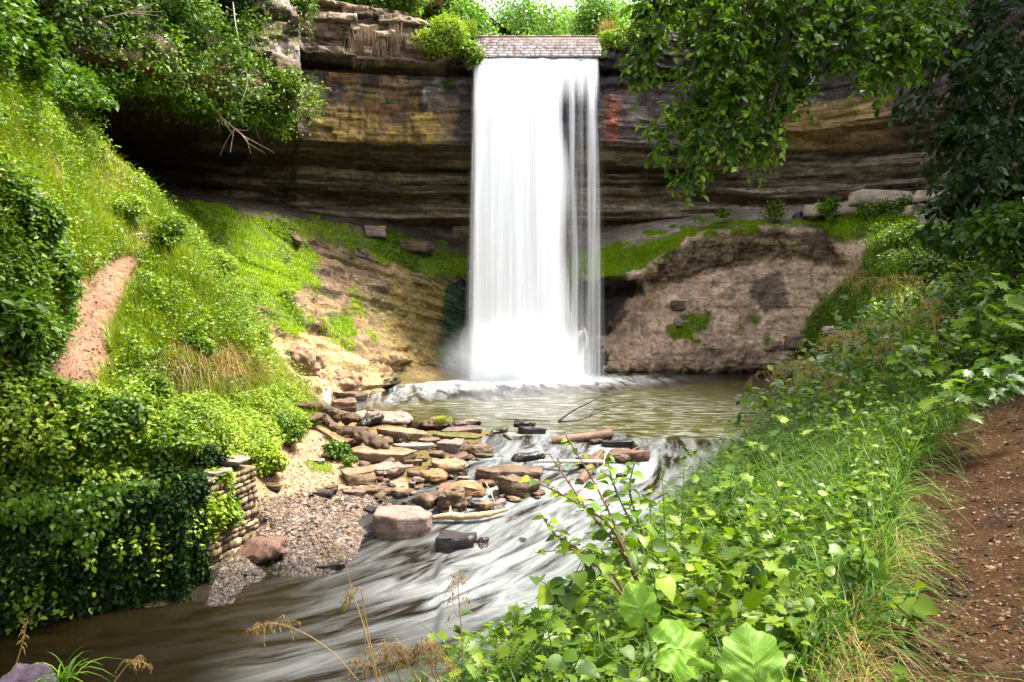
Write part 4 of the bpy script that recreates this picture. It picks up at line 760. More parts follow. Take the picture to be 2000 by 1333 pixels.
def box(name, p0, p1, w, t, mat, label, cat, up=(0, 0, 1)):
    p0, p1 = Vector(p0), Vector(p1); L = (p1 - p0).length; bm = bmesh.new(); bmesh.ops.create_cube(bm, size=1)
    for v in bm.verts: v.co = Vector((v.co.x * L, v.co.y * w, v.co.z * t))
    bmesh.ops.bevel(bm, geom=list(bm.edges), offset=min(w, t) * .08, segments=1, affect='EDGES'); bmesh.ops.subdivide_edges(bm, edges=[e for e in bm.edges if e.calc_length() > L * .8], cuts=8)
    for v in bm.verts: v.co += Vector((0, mnoise.noise(v.co * 2) * w * .06, mnoise.noise(v.co * 3 + Vector((5, 0, 0))) * t * .15))
    me = bpy.data.meshes.new(name); bm.to_mesh(me); bm.free(); me.materials.append(M[mat]); o = obj(name, me); o.location = (p0 + p1) / 2
    x = (p1 - p0).normalized(); z_ = Vector(up); y = z_.cross(x).normalized(); z_ = x.cross(y); o.rotation_euler = Matrix((x, y, z_)).transposed().to_euler(); return tag(o, label, cat)
box('plank', hz(1052, 916, .2), hz(1176, 926, .34), .16, .06, 'w_pale', 'long pale straight plank lying across the driftwood jam', 'plank')
box('plank', PZ(641, 812, .1), PZ(641, 812, .1) + np.array([-.12, .3, .95]), .30, .07, 'w_pale', 'pale plank end standing upright at the left edge of the pool', 'plank', up=(.3, -1, 0))
box('plank', PZ(640, 800, .5), PZ(640, 800, .5) + np.array([-.9, .5, .35]), .45, .06, 'w_pale', 'grey board running into the grass behind the upright plank', 'plank', up=(.2, -1, .1))

# foam that gathers round and below the stones and logs standing in the current
_fo = foam.copy(); _fd = norm(np.stack([-.62 * sstep(23, 18, WY) - .05, -np.ones_like(WY)], -1))
for o in list(SC.objects):
    if o.type != 'MESH' or o.get('category') not in ('rock', 'boulder', 'log'): continue
    lx, ly = o.location[0], o.location[1]; pxo, pyo = PIX(np.array(o.location))
    if not (14 < ly < 28 and 860 < pxo < 1300 and pyo > 820): continue
    r_ = max(o.dimensions.x, .15) * .5 * (o.scale[0] if False else 1); dx, dy = WX - lx, WY - ly; al_ = dx * _fd[..., 0] + dy * _fd[..., 1]; cr_2 = dx * _fd[..., 1] - dy * _fd[..., 0]
    _fo += .17 * np.exp(-((cr_2 / (r_ + .12)) ** 2)) * np.exp(-np.where(al_ > 0, al_ / (2.2 * r_ + .5), -al_ / (.35 * r_ + .12)))
SC.objects['water'].data.attributes['foam'].data.foreach_set('value', np.ascontiguousarray(np.minimum(_fo, 1.6), dtype=np.float32).ravel())

# ================================================================== STONE WALLS
b = NB('wall_stone'); rn = b.attr('rnd').outputs['Fac']; tc = b.pos(); n_ = b.noise(tc, 6, 6, .7)
M['wallstone'] = b.out(b.princ(b.mul(b.ramp(rn, [(0, (.10, .07, .04)), (.5, (.22, .16, .095)), (1, (.36, .28, .18))]), b.ramp(n_, [(.35, (.55,) * 3), (.65, (1.25,) * 3)])), .85, .2, b.bump(n_, .9, .04)))
b = NB('parapet_stone'); rn = b.attr('rnd').outputs['Fac']; n_ = b.noise(b.pos(), 5, 6, .7)
M['parapet'] = b.out(b.princ(b.mul(b.ramp(rn, [(0, (.55, .42, .39)), (.5, (.68, .57, .54)), (1, (.78, .70, .67))]), b.ramp(n_, [(.35, (.7,) * 3), (.65, (1.15,) * 3)])), .85, .2, b.bump(n_, .7, .03)))
M['mortar'] = plainmat('mortar', (.03, .022, .015), (.07, .052, .035), .95, 12); M['coping'] = plainmat('coping_stone', (.28, .19, .165), (.44, .34, .31), .9, 5)
def stone_courses(p0, p1, z0, z1f, th, ch, bl, seed, jut=.04):
    """blocks laid in courses between plan points p0,p1; z1f(u) top height; each block a rough box"""
    rd = random.Random(seed); p0, p1 = np.array(p0, float), np.array(p1, float); L = np.linalg.norm(p1 - p0); t = (p1 - p0) / L; n = np.array([t[1], -t[0]]); V = []; Fc = []; rn = []; z = z0; row = 0
    while z < max(z1f(0), z1f(.5), z1f(1)):
        h = rd.uniform(*ch); s = rd.uniform(-bl[1], 0)
        while s < L:
            l = rd.uniform(*bl); a, e = max(s, 0) + .006, min(s + l, L) - .006; s += l
            if e - a < .03 or z + h > z1f((a + e) / 2 / L) + .03: continue
            a += .004; e -= .004
            j = rd.uniform(-.3, 1) * jut; cs = []
            for sx, su in ((a, 1), (e, -1)):
                for side in (1, -1):
                    for zz_, sv in ((z + .006, 1), (z + h - .006, -1)): cs.append((sx + rd.uniform(0, .02) * su, side * (th / 2 + (j if side > 0 else 0)) , zz_ + rd.uniform(0, .015) * sv))
            o = len(V)
            for (sx, sn, zz_) in cs: q = p0 + t * sx + n * sn; V.append((q[0], q[1], zz_))
            Fc += [(o, o + 4, o + 5, o + 1), (o + 2, o + 3, o + 7, o + 6), (o + 1, o + 5, o + 7, o + 3), (o, o + 2, o + 6, o + 4), (o, o + 1, o + 3, o + 2), (o + 4, o + 6, o + 7, o + 5)]; rn += [rd.random()] * 8
        z += h; row += 1
    return np.array(V), np.array(Fc), np.array(rn)
def solid(p0, p1, z0, z1, th):
    p0, p1 = np.array(p0, float), np.array(p1, float); t = (p1 - p0) / np.linalg.norm(p1 - p0); n = np.array([t[1], -t[0]]) * th / 2
    c = [p0 + n, p0 - n, p1 - n, p1 + n]; V = [(q[0], q[1], zz_) for zz_ in (z0, z1) for q in c]; return np.array(V), np.array([(0, 1, 2, 3), (4, 7, 6, 5), (0, 4, 5, 1), (1, 5, 6, 2), (2, 6, 7, 3), (3, 7, 4, 0)])
pw0, pw1 = (-1.95, 44.5), (4.85, 44.5)
root = empty('parapet_wall', (1.45, 44.5, 17.05), 'pale pinkish stone parapet wall across the top of the falls', 'wall'); off = np.array(root.location)
V, Fc, rn = stone_courses(pw0, pw1, 17.05, lambda u: 18.2, .5, (.09, .16), (.25, .6), 5, .03); obj('masonry', make_mesh('masonry', V - off, [Fc], M['parapet'], False, {'rnd': rn}), root)
V, Fc = solid(pw0, pw1, 17.06, 18.19, .44); obj('wall_core', make_mesh('wall_core', V - off, [Fc], M['coping'], False), root)
V, Fc, rn = stone_courses((-2.0, 44.5), (4.9, 44.5), 18.21, lambda u: 18.30, .64, (.07, .08), (.6, 1.2), 8, .02); obj('coping', make_mesh('coping', V - off, [Fc], M['coping'], False, {'rnd': rn}), root)
root = empty('retaining_wall', (WB[0], WB[1], -1.3), 'broken tan stone retaining wall ending beside the gravel beach, half under creepers', 'wall'); off = np.array(root.location)
rag = lambda u: .78 - .12 * math.floor(u * 3) / 3
V1, F1, r1 = stone_courses(WB, WA, -1.05, lambda u: .74 + (.14 if u > .5 else 0), .5, (.08, .19), (.13, .34), 11, .06); V2, F2, r2 = stone_courses(WD, WB, -1.3, lambda u: .8, .5, (.1, .18), (.2, .5), 12, .05)
obj('masonry', make_mesh('masonry', np.concatenate([V1, V2]) - off, [F1, F2 + len(V1)], M['wallstone'], False, {'rnd': np.r_[r1, r2]}), root)
V1, F1 = solid(WB + (0.0, .03), WA - (0.02, .04), -2.4, .66, .42); V2, F2 = solid(WD, WB - (.03, .02), -2.4, .66, .42); obj('wall_core', make_mesh('wall_core', np.concatenate([V1, V2]) - off, [F1, F2 + 8], M['mortar'], False), root)
dW = (WA - WB) / np.linalg.norm(WA - WB)
V1, F1 = solid(WB + (0.0, .0), WA - dW * .5, -2.4, -.95, .56); obj('footing', make_mesh('footing', V1 - off, [F1], M['w_tan'] if False else M['mortar'], False), root)
for i, (u0, u1, zt, dw) in enumerate([(.0, .33, .79, .62), (.3, .62, .86, .66), (.58, 1.0, .97, .74)]):
    me = rock_mesh('slab', np.linalg.norm(WA - WB) * (u1 - u0) * 1.05, dw, .10, 1200 + i, 2); me.materials.append(M['r_pale']); q = WB + (WA - WB) * (u0 + u1) / 2
    o = obj('capstone', me, root); o.location = (q[0] - off[0], q[1] - off[1], zt - off[2] - .04); o.rotation_euler = (0, 0, math.atan2((WA - WB)[1], (WA - WB)[0]))

# ================================================================== VEGETATION BUILDERS
def rsph(n): return norm(rng.normal(size=(n, 3)))
def frame(axis, nr):
    axis = norm(axis); nr = norm(nr - axis * np.sum(axis * nr, -1, keepdims=True)); return axis, nr, np.cross(nr, axis)
def templ(outline, rows=None):
    """leaf template from half outline [(x,y)...]: midrib strip + both sides, folded; returns T(k,3), tris"""
    T = []; Fc = []; m = len(outline)
    for x, y in outline: T += [(x, 0, 0), (x, y, .18 * y), (x, -y, .18 * y)]
    for i in range(m - 1):
        a = i * 3; b_ = a + 3; Fc += [(a, b_, b_ + 1, a + 1), (a, a + 2, b_ + 2, b_)]
    return np.array(T, float), np.array(Fc)
T_D = (np.array([(0, 0, 0), (.45, .5, .08), (1, 0, -.05), (.45, -.5, .08)], float), np.array([(0, 2, 1), (0, 3, 2)]))
T_O = templ([(0, .02), (.25, .40), (.6, .42), (1, .01)])
T_H = templ([(-.08, .12), (-.10, .30), (0, .46), (.2, .55), (.42, .50), (.62, .36), (.82, .18), (1, .01)])      # heart
def lobed():
    out = []
    for th, r in [(165, .28), (140, .46), (122, .36), (100, .60), (80, .42), (60, .66), (46, .50), (30, .92), (12, .62), (0, 1.0)]: out.append((r * math.cos(R(th)) * .7 + .28, r * math.sin(R(th)) * .62))
    T = [(.28, 0, -.03)]; Fc = []
    for x, y in out: T.append((x, y, .10 * y))
    n = len(out)
    for x, y in out: T.append((x, -y, .10 * y))
    for i in range(n - 1): Fc += [(0, i + 2, i + 1), (0, n + i + 1, n + i + 2)]
    Fc += [(0, 1, n + 1)]
    return np.array(T, float), np.array(Fc)
T_L = lobed()
def inst(T, p, axis, nr, L, Wd, curl=.25):
    t, f = T; a, n_, s = frame(axis, nr); n = len(p); L = np.broadcast_to(L, (n,))[:, None, None]; Wd = np.broadcast_to(Wd, (n,))[:, None, None]
    x = t[None, :, 0:1]; V = p[:, None] + x * L * a[:, None] + t[None, :, 1:2] * Wd * s[:, None] + (t[None, :, 2:3] - np.asarray(curl).reshape(-1, 1, 1) * x * x) * L * n_[:, None]
    return V.reshape(-1, 3), (np.arange(n)[:, None, None] * len(t) + f[None]).reshape(-1, f.shape[1])
def leafmesh(name, parts, mat, seed=0):
    """parts: list of (T, p, axis, nrm, L, W, curl) merged in one mesh with per-leaf random"""
    V, F3, F4, rr, o = [], [], [], [], 0
    for q in parts:
        v, f = inst(*q); V.append(v); (F3 if f.shape[1] == 3 else F4).append(f + o); o += len(v); rr.append(np.repeat(rng.random(len(q[1])), len(q[0][0])))
    return make_mesh(name, np.concatenate(V), [np.concatenate(x) for x in (F3, F4) if x], mat, True, {'rnd': np.concatenate(rr)})
def blades(p, h, w, lean, droop=.35, seg=3, updir=None, bias=None):
    n = len(p); a = rng.uniform(0, 6.283, n); d = np.stack([np.cos(a), np.sin(a), 0 * a], -1)
    if bias is not None: d = norm(d + np.asarray(bias))
    up = np.tile([0, 0, 1.], (n, 1)) if updir is None else norm(np.array([0, 0, 1.]) * .7 + updir * .3)
    s = np.stack([-np.sin(a + rng.normal(0, .5, n)), np.cos(a), 0 * a], -1); s = norm(s); h = np.broadcast_to(h, (n,)); w = np.broadcast_to(w, (n,)); ln = np.broadcast_to(lean, (n,)) * rng.uniform(.3, 1.4, n)
    rows = []
    for k in range(seg + 1):
        t = k / seg; c = p + up * (h * (t - droop * t ** 3 * ln))[:, None] + d * (h * ln * t ** 1.8)[:, None]; ww = (w * (1 - t) ** .7 * .5)[:, None]
        if k < seg: rows += [c - s * ww, c + s * ww]
        else: rows.append(c)
    V = np.stack(rows, 1); m = V.shape[1]; o = np.arange(n)[:, None] * m
    q = np.concatenate([np.stack([o + 2*k, o + 2*k+1, o + 2*k+3, o + 2*k+2], -1).reshape(-1, 4) for k in range(seg - 1)]); t3 = np.concatenate([o + 2*seg-2, o + 2*seg-1, o + 2*seg], 1)
    return V.reshape(-1, 3), q, t3, np.repeat(rng.random(n), m)
def grass(name, label, p, h, w, lean, mat, parent=None, kind='stuff', **kw):
    V, q, t3, r = blades(p, h, w, lean, **kw); o = obj(name, make_mesh(name, V, [t3, q], mat, True, {'rnd': r}), parent)
    return tag(o, label, name, kind=kind) if parent is None else o
def sample(G, n, polys=None, excl=None, cond=None, pw=2.0, wob=8, dens=None):
    A, B, C, D = G[:-1, :-1], G[:-1, 1:], G[1:, :-1], G[1:, 1:]; cr = np.cross(B - A, C - A); ar = np.linalg.norm(cr, axis=-1); ctr = (A + D) / 2; dist = np.linalg.norm(ctr - np.array([0, 0, ZC]), axis=-1)
    w = ar / dist ** pw; px, py = PIX(ctr); px = px + wob * vn(ctr * 1.3, 3); py = py + wob * vn(ctr * 1.3, 4)
    if polys is not None:
        k = np.zeros(w.shape, bool)
        for pl in polys: k |= inpoly(px, py, pl)
        w = w * k
    for pl in excl or []: w = w * ~inpoly(px, py, pl)
    if cond is not None: w = w * cond(ctr)
    w = w * (ctr[..., 1] > .5); w = w.ravel(); w = w / w.sum(); c = rng.choice(len(w), n, p=w); f = rng.random((2, n, 1)); nc = A.shape[1]; i, j = c // nc, c % nc
    p = A[i, j] + f[0] * (B[i, j] - A[i, j]) + f[1] * (C[i, j] - A[i, j]); nn_ = norm(cr[i, j]); tocam = norm(np.array([0, 0, ZC]) - p); nn_ *= np.where(np.sum(nn_ * tocam, -1, keepdims=True) < 0, -1, 1)
    return p, nn_
def shell(name, label, G, n, size, thick, mat, polys=None, excl=None, cond=None, T=T_D, clump=.9, kind='stuff', outward=.6, wr=.62, pw=2.0, hang=0.0, parent=None, cat=None):
    p, nn_ = sample(G, n, polys, excl, cond, pw)
    cl = .5 + .5 * np.clip(fbm(p, clump, 3, 21) * 2.2, -1, 1); u = rng.random(n) ** .6; q = p + nn_ * (thick * (.25 + cl) * u)[:, None] + rng.normal(0, .04, (n, 3)) * thick
    keep = rng.random(n) < .35 + .65 * cl; q, nn_ = q[keep], nn_[keep]; n = len(q)
    nr = norm(nn_ * outward + np.array([0, 0, .8]) + rng.normal(0, .5, (n, 3))); ax = norm(rng.normal(0, 1, (n, 3)) * (1, 1, .4) + nn_ * .5 + np.array([0, 0, -.25 - hang])); L = rng.uniform(.6, 1.3, n) * size
    o = obj(name, leafmesh(name, [(T, q, ax, nr, L, L * wr, .25)], mat), parent); return tag(o, label, cat or name, kind=kind)
def blobs(n, c, r, k, seed=0, fill=.35):
    """points + outward normals over k lumps scattered in an ellipsoid"""
    g = np.random.default_rng(seed); u = norm(g.normal(size=(k, 3))); u[:, 2] = u[:, 2] * .9 + .1; cc = u * (g.random((k, 1)) ** .4) * .72; rr = g.uniform(.28, .5, k); i = g.integers(0, k, n); d = norm(g.normal(size=(n, 3)))
    rad = rr[i][:, None] * (1 - fill * g.random((n, 1)) ** 2) * (1 + .2 * g.normal(size=(n, 1)) * .6); p = cc[i] + d * rad; return np.asarray(c) + p * np.asarray(r), d
def shrub(label, base, r, n, size, mat, cat='shrub', name='shrub', k=14, T=T_D, seed=1, group=None, stems=5, stemmat='bark', lift=.9, wr=.6):
    base = np.asarray(base, float); root = empty(name, base, label, cat, group); r = np.asarray(r, float); c = np.array([0, 0, r[2] * lift]); p, d = blobs(n, c, r, k, seed)
    nr = norm(d * .8 + np.array([0, 0, .7]) + rng.normal(0, .45, (n, 3))); ax = norm(rng.normal(0, 1, (n, 3)) * (1, 1, .5) + d * .8 + np.array([0, 0, -.3])); L = rng.uniform(.65, 1.3, n) * size
    obj('foliage', leafmesh('foliage', [(T, p, ax, nr, L, L * wr, .25)], mat), root)
    g = np.random.default_rng(seed + 50); paths = []
    for i in range(stems):
        e = c + norm(g.normal(size=3)) * r * .75; e[2] = abs(e[2]); paths.append(smoothpath([(g.normal() * .05 * r[0], g.normal() * .05 * r[1], -.15), e * .5 + g.normal(size=3) * .08 * r, e], 8))
    V, Fc = tubes(paths, [[.035 * r[0] ** .5, .008]] * stems, 5); obj('stem', make_mesh('stem', V, [Fc], M[stemmat]), root); return root
def tree(label, base, h, r, n, size, mat, seed, zc=.62, k=26, group=None, trunk_r=.25, bark='bark', name='tree', cat='tree', T=T_D, limbs=9, lean=(0, 0)):
    base = np.asarray(base, float); root = empty(name, base, label, cat, group); r = np.asarray(r, float); c = np.array([lean[0], lean[1], h * zc]); p, d = blobs(n, c, r, k, seed, .6)
    nr = norm(d * .6 + np.array([0, 0, .8]) + rng.normal(0, .5, (n, 3))); ax = norm(rng.normal(0, 1, (n, 3)) * (1, 1, .5) + np.array([0, 0, -.5])); L = rng.uniform(.65, 1.3, n) * size
    obj('crown', leafmesh('crown', [(T, p, ax, nr, L, L * .62, .25)], mat), root); g = np.random.default_rng(seed + 9); top = np.array([lean[0] * .9, lean[1] * .9, h * .85])
    tr_ = smoothpath([(0, 0, -.6), (.1 * g.normal() + lean[0] * .15, lean[1] * .15 + .1 * g.normal(), h * .3), (lean[0] * .5, lean[1] * .5, h * .6), top], 16); paths, rad = [tr_], [[trunk_r, trunk_r * .8, trunk_r * .5, .04]]
    V, Fc = tubes(paths, rad, 10); obj('trunk', make_mesh('trunk', V, [Fc], M[bark]), root); paths = []
    for i in range(limbs):
        s = tr_[g.integers(5, 14)]; e = c + norm(g.normal(size=3)) * r * .8; paths.append(smoothpath([s, (s + e) / 2 + np.array([0, 0, .08 * h]) * g.random(), e], 9))
    V, Fc = tubes(paths, [[trunk_r * .35, .02]] * limbs, 6); obj('limb', make_mesh('limb', V, [Fc], M[bark]), root); return root
GND = SURF['ground']
onleft = lambda p: (p[..., 0] < np.interp(p[..., 1], [a for a, b in EY], [b for a, b in EY]) - 1.2) & (p[..., 2] > -.3) & ~((p[..., 0] < -9) & (p[..., 1] > 30))

# ================================================================== LEFT SIDE
PATHL = [(160, 548), (208, 515), (262, 503), (292, 512), (286, 545), (234, 625), (212, 700), (185, 785), (72, 785), (92, 700), (136, 620)]
BARE = [(500, 905), (560, 860), (600, 838), (650, 850), (760, 930), (800, 1000), (700, 1120), (500, 1130)]
HILL = [(-60, 110), (60, 140), (200, 290), (345, 420), (440, 530), (520, 640), (570, 730), (625, 800), (615, 835), (540, 870), (490, 905), (440, 905), (-60, 905)]
gr_p = lambda p: onleft(p) * sstep(-.25, .15, fbm(p, .35, 3, 33)) 
he_p = lambda p: onleft(p) * (.25 + sstep(.15, -.2, fbm(p, .35, 3, 33)))
EXL = [PATHL, BARE]
p, n_ = sample(GND, 78000, [HILL], EXL, gr_p); grass('grass', 'long bright green grass over the left hillside', p, rng.uniform(.2, .6, len(p)) * (1 + .9 * np.clip(fbm(p, .9, 2, 5), -.5, 1)), .018, .7, M['grass'])
shell('vines', 'dark leaves covering the high ground at the top left corner', GND, 26000, .16, 1.0, M['vine'], [[(-80, -100), (30, -60), (110, 60), (175, 235), (120, 215), (60, 165), (-80, 120)]], [], lambda p: (p[..., 2] > 2) & (p[..., 1] < 40), cat='vines')
p, n_ = sample(GND, 16000, [[(60, 170), (200, 290), (330, 400), (345, 440), (220, 430), (120, 330), (0, 200), (-40, 140)], [(400, 500), (560, 680), (560, 760), (480, 700), (400, 560)]], EXL, onleft); grass('grass', 'yellowing rough grass along the crest of the left hill', p, rng.uniform(.12, .4, len(p)), .02, .8, M['yherb'])
shell('ground_cover', 'low yellow green leaves between the grass of the left hillside', GND, 26000, .075, .26, M['yherb'], [HILL], EXL, he_p)
shell('ground_cover', 'bright green herb leaves growing on the left hillside', GND, 24000, .09, .34, M['herb'], [HILL], EXL, lambda p: onleft(p) * (.3 + sstep(-.1, .25, fbm(p, .5, 3, 63))))
shell('ground_cover', 'deep green leaves at the shaded left edge of the hillside', GND, 24000, .12, .4, M['vine'], [[(-60, 320), (40, 380), (110, 500), (120, 600), (90, 700), (70, 790), (-60, 830)]], EXL, onleft)
shell('ground_cover', 'clumps of taller leafy weeds standing out of the left hillside grass', GND, 11000, .10, .6, M['herb'], [HILL], EXL, lambda p: onleft(p) * sstep(.12, .3, fbm(p, .8, 3, 83)), clump=1.4)
shell('ground_cover', 'darker clumps of leaves dotted over the left hillside', GND, 5000, .10, .5, M['vine'], [HILL], EXL, lambda p: onleft(p) * sstep(.18, .32, fbm(p, .7, 3, 93)), clump=1.4)
p, n_ = sample(GND, 5000, [HILL], EXL, lambda p: onleft(p) * sstep(.1, .3, fbm(p, .6, 3, 103))); grass('grass', 'dead straw coloured grass in patches on the left hillside', p, rng.uniform(.15, .45, len(p)), .02, 1.0, M['dry'])
MOUND = [(285, 520), (330, 455), (380, 470), (470, 590), (520, 690), (500, 740), (440, 690), (330, 690), (240, 730), (210, 680), (240, 600)]
p, n_ = sample(GND, 26000, [MOUND], [], onleft); grass('grass', 'tall fresh grass on the mound between the path and the moss slope', p, rng.uniform(.3, .85, len(p)), .02, .55, M['grass'])
shell('ground_cover', 'light green leafy herbs on the mound beside the path', GND, 26000, .09, .75, M['herb'], [MOUND], [], onleft)
p, n_ = sample(GND, 3200, [[(330, 680), (500, 690), (510, 750), (320, 740)]], [], onleft); grass('grass', 'straw coloured grass hanging over the eroded lip of the mound', p, rng.uniform(.4, .9, len(p)), .018, 1.1, M['dry'], droop=1.0, bias=(0, -.9, 0))
p, n_ = sample(GND, 1500, [[(300, 720), (500, 730), (500, 790), (280, 790)]], [], onleft); grass('roots', 'brown roots dangling from the eroded lip of the mound', p + np.array([0, -.1, .35]), rng.uniform(-.7, -.3, len(p)), .02, .2, M['root'])
shell('ground_cover', 'yellow green creeping leaves below the mound', GND, 60000, .075, .40, M['yherb'], [[(190, 770), (330, 790), (520, 770), (610, 800), (615, 835), (560, 850), (500, 905), (420, 905), (180, 890)]], [BARE], onleft)
for i, (x, y, rr, hh, lab) in enumerate([(330, 500, .55, 1.1, 'tallest leafy weed on top of the grassy mound'), (420, 560, .5, .9, 'leafy weed on the right shoulder of the grassy mound'), (285, 600, .4, .6, 'bushy weed on the mound beside the path'), (500, 690, .5, .8, 'bright bushy weed at the right foot of the mound, above the tan boulders'),
        (380, 700, .5, .6, 'weed hanging over the eroded lip of the mound'), (560, 800, .6, .7, 'low bush left of the upright plank'), (560, 870, .55, .8, 'green tuft of weeds at the top of the sandy beach'), (520, 930, .5, .8, 'dark leafy bush right above the broken wall'), (290, 800, .7, 1.0, 'leafy bush below the left path'),
        (180, 840, .8, 1.2, 'broad leafy bush in front of the end of the left path'), (100, 600, .8, 1.3, 'dark leafy bush left of the path'), (50, 480, 1.0, 1.5, 'large dark bush at the left edge halfway up the hillside'), (20, 700, .7, 1.1, 'dark bush at the left edge beside the foot of the path'), (240, 430, .6, .7, 'yellow green bush above the top of the left path'), (320, 390, .6, .8, 'sunlit yellow green bush on the crest against the cave')]):
    b_ = hit(x, y); s_ = b_[1] / 20
    shrub(lab, b_, (rr * s_ * 1.1, rr * s_ * .9, hh * .55 * s_), 2600 if rr < .9 else 5000, .085 if x > 130 else .13, M['vine'] if x < 110 else M[['herb', 'yherb'][i % 2]], seed=100 + i, k=18, name='bush', cat='bush')
# moss and grass on the rock benches
p, n_ = sample(SURF['left'], 42000, [q for q in MOSS_L], [], lambda p: .15 + sstep(-.2, .1, fbm(p, 1.1, 3, 211)), wob=22); grass('moss', 'short vivid green grass and moss on the left bench above the pool', p, rng.uniform(.06, .2, len(p)), .028, .9, M['moss'])
p, n_ = sample(SURF['right'], 52000, MOSS_R[:1] + MOSS_R[2:], [], lambda p: .2 + sstep(-.25, .05, fbm(p, 1.1, 3, 212)), wob=26); grass('moss', 'short vivid green grass and moss along the right ledge', p, rng.uniform(.06, .22, len(p)), .028, .9, M['moss'])
p, n_ = sample(SURF['right'], 36000, MOSS_R[1:2], [], wob=10); grass('grass', 'green grass on the slope falling to the right end of the pool', p, rng.uniform(.12, .4, len(p)), .03, .8, M['grass'])
p, n_ = sample(SURF['left'], 5000, [[(600, 560), (700, 560), (760, 640), (700, 700), (600, 640)]], [], lambda p: fbm(p, 1.2, 3, 3) > .15); grass('moss', 'thin tufts of moss on the brown slope', p, rng.uniform(.05, .16, len(p)), .03, .9, M['moss'])
shell('ground_cover', 'small leaves at the crumbling edge of the left bench', SURF['left'], 9000, .11, .2, M['herb'], MOSS_L, [], lambda p: fbm(p, .5, 3, 13) > .1)
shell('ground_cover', 'low leaves scattered over the right ledge and slope', SURF['right'], 22000, .13, .3, M['herb'], [MOSS_R[1], [(1640, 425), (1900, 400), (2050, 440), (2050, 600), (1720, 560), (1700, 470)]], [], None)
for i, (x, y, w_, h_, lab) in enumerate([(1508, 428, 56, 44, 'leafy plant standing alone on the pale gravel of the right ledge'), (1412, 428, 24, 18, 'small leafy plant left of the lone one on the right ledge'), (1618, 424, 66, 46, 'leafy plant in front of the lowest pale slab'), (1700, 426, 78, 50, 'leafy plant between the lowest and the middle pale slab'), (1768, 420, 40, 50, 'thin leafy plant in front of the middle pale slab'), (1850, 420, 80, 40, 'leafy plant in front of the rightmost pale slab')]):
    d_ = float(np.interp(x, [1400, 1500, 1600, 1750, 1850], [45, 44.4, 42.4, 39.6, 36])); b_ = P(x, y, d_); s_ = d_ / F
    shrub(lab, b_, (w_ * s_ * .55, w_ * s_ * .45, h_ * s_ * .5), 500, .17, M['herb'], 'plant', 'leafy_plant', seed=150 + i, k=9, stems=4, stemmat='greenstem', group='plants along the right ledge')
b_ = hit(655, 900); shrub('dark green leafy plant on the sand left of the long flat slab', b_ + np.array([0, .2, 0]), (.42, .35, .28), 900, .10, M['vine'], 'plant', 'leafy_plant', seed=171, k=9, T=T_O, stemmat='greenstem')
b_ = hit(682, 915); shrub('small bright leafy plant touching the left end of the long flat slab', b_, (.25, .2, .2), 400, .07, M['herb'], 'plant', 'leafy_plant', seed=172, k=7, T=T_O, stemmat='greenstem')
b_ = hit(862, 842); p = b_ + rng.normal(0, .1, (160, 3)) * (1, 1, 0) + np.array([0, .1, .25]); grass('grass_tuft', 'tuft of green grass on the brown rubble heap', p, .28, .02, .9, M['grass'], kind=None)
p, n_ = sample(GND, 1200, [[(595, 905), (640, 895), (660, 925), (610, 930)]], [], None); grass('moss', 'mossy patch on the sand above the beach', p, .05, .02, .6, M['moss'])

# ---- vegetation hanging over the left promontory
CL = SURF['cliff']; topz = lambda p: (p[..., 2] > 12.25)
VINE = [(-80, -120), (480, -120), (500, 30), (520, 90), (470, 110), (500, 170), (585, 150), (592, 215), (540, 238), (440, 215), (300, 190), (130, 170), (60, 160), (-80, 200)]
fr = lambda p: topz(p) * (PIX(p)[0] < 592)
shell('vines', 'dense green vines and brambles covering the top of the left cliff', CL, 170000, .16, 1.25, M['vine'], [VINE], [], fr, clump=.45, cat='vines')
shell('vines', 'lighter green leaves along the hanging edge of the left cliff', CL, 42000, .14, 1.1, M['herb'], [[(180, 90), (330, 60), (470, 120), (500, 170), (588, 160), (592, 215), (540, 238), (440, 210), (300, 180), (180, 150)]], [], fr, clump=.6, cat='vines')
shell('vines', 'dark leaves in the shade above the left cave', CL, 30000, .15, 1.6, M['shade_vine'], [[(-80, -120), (480, -120), (500, 30), (300, 60), (180, 100), (-80, 60)]], [], fr, clump=.3, cat='vines')
shell('vines', 'grey green creepers hanging down the pale rock of the nose', CL, 12000, .13, .7, M['vine'], [[(520, -80), (600, -80), (590, 60), (560, 130), (520, 80)]], [], topz, clump=.8, hang=.6, cat='vines')
p, n_ = sample(CL, 2600, [[(80, 140), (300, 160), (450, 190), (560, 220), (560, 232), (430, 210), (280, 185), (90, 200)]], [], fr); grass('roots', 'thin roots and dead stems dangling from the lip above the left cave', p + n_ * .3, -rng.uniform(.3, 1.5, len(p)), .03, .25, M['root'])
shell('vines', 'brown dead creepers along the lip of the left cave', CL, 9000, .12, .5, M['root'], [[(60, 130), (300, 150), (300, 190), (180, 260), (90, 190)]], [], fr, cat='vines')
for i, (x, y, d_, r_, lab) in enumerate([(60, 60, 28, 2.2, 'dark shrub at the top left corner above the hillside'), (200, 20, 31, 2.4, 'shrub at the top of the frame above the left cave'), (330, 60, 31, 1.8, 'shrub in the middle of the vines on the left cliff'), (430, 20, 34, 2.0, 'dark shrub beside the pale rock at the top left'), (545, 175, 35.0, .95, 'bright bush on the hanging tip of the left promontory'), (480, 150, 34.6, 1.1, 'bush just left of the hanging tip of the promontory'), (560, 20, 38, 1.3, 'green creeper bush beside the cliff corner')]):
    shrub(lab, P(x, y + r_ * 18, d_), (r_ * 1.2, r_, r_ * .8), int(3200 * r_), .16, M[['shade_vine', 'shade_vine', 'vine', 'shade_vine', 'herb', 'herb', 'vine'][i]], seed=200 + i, k=20)
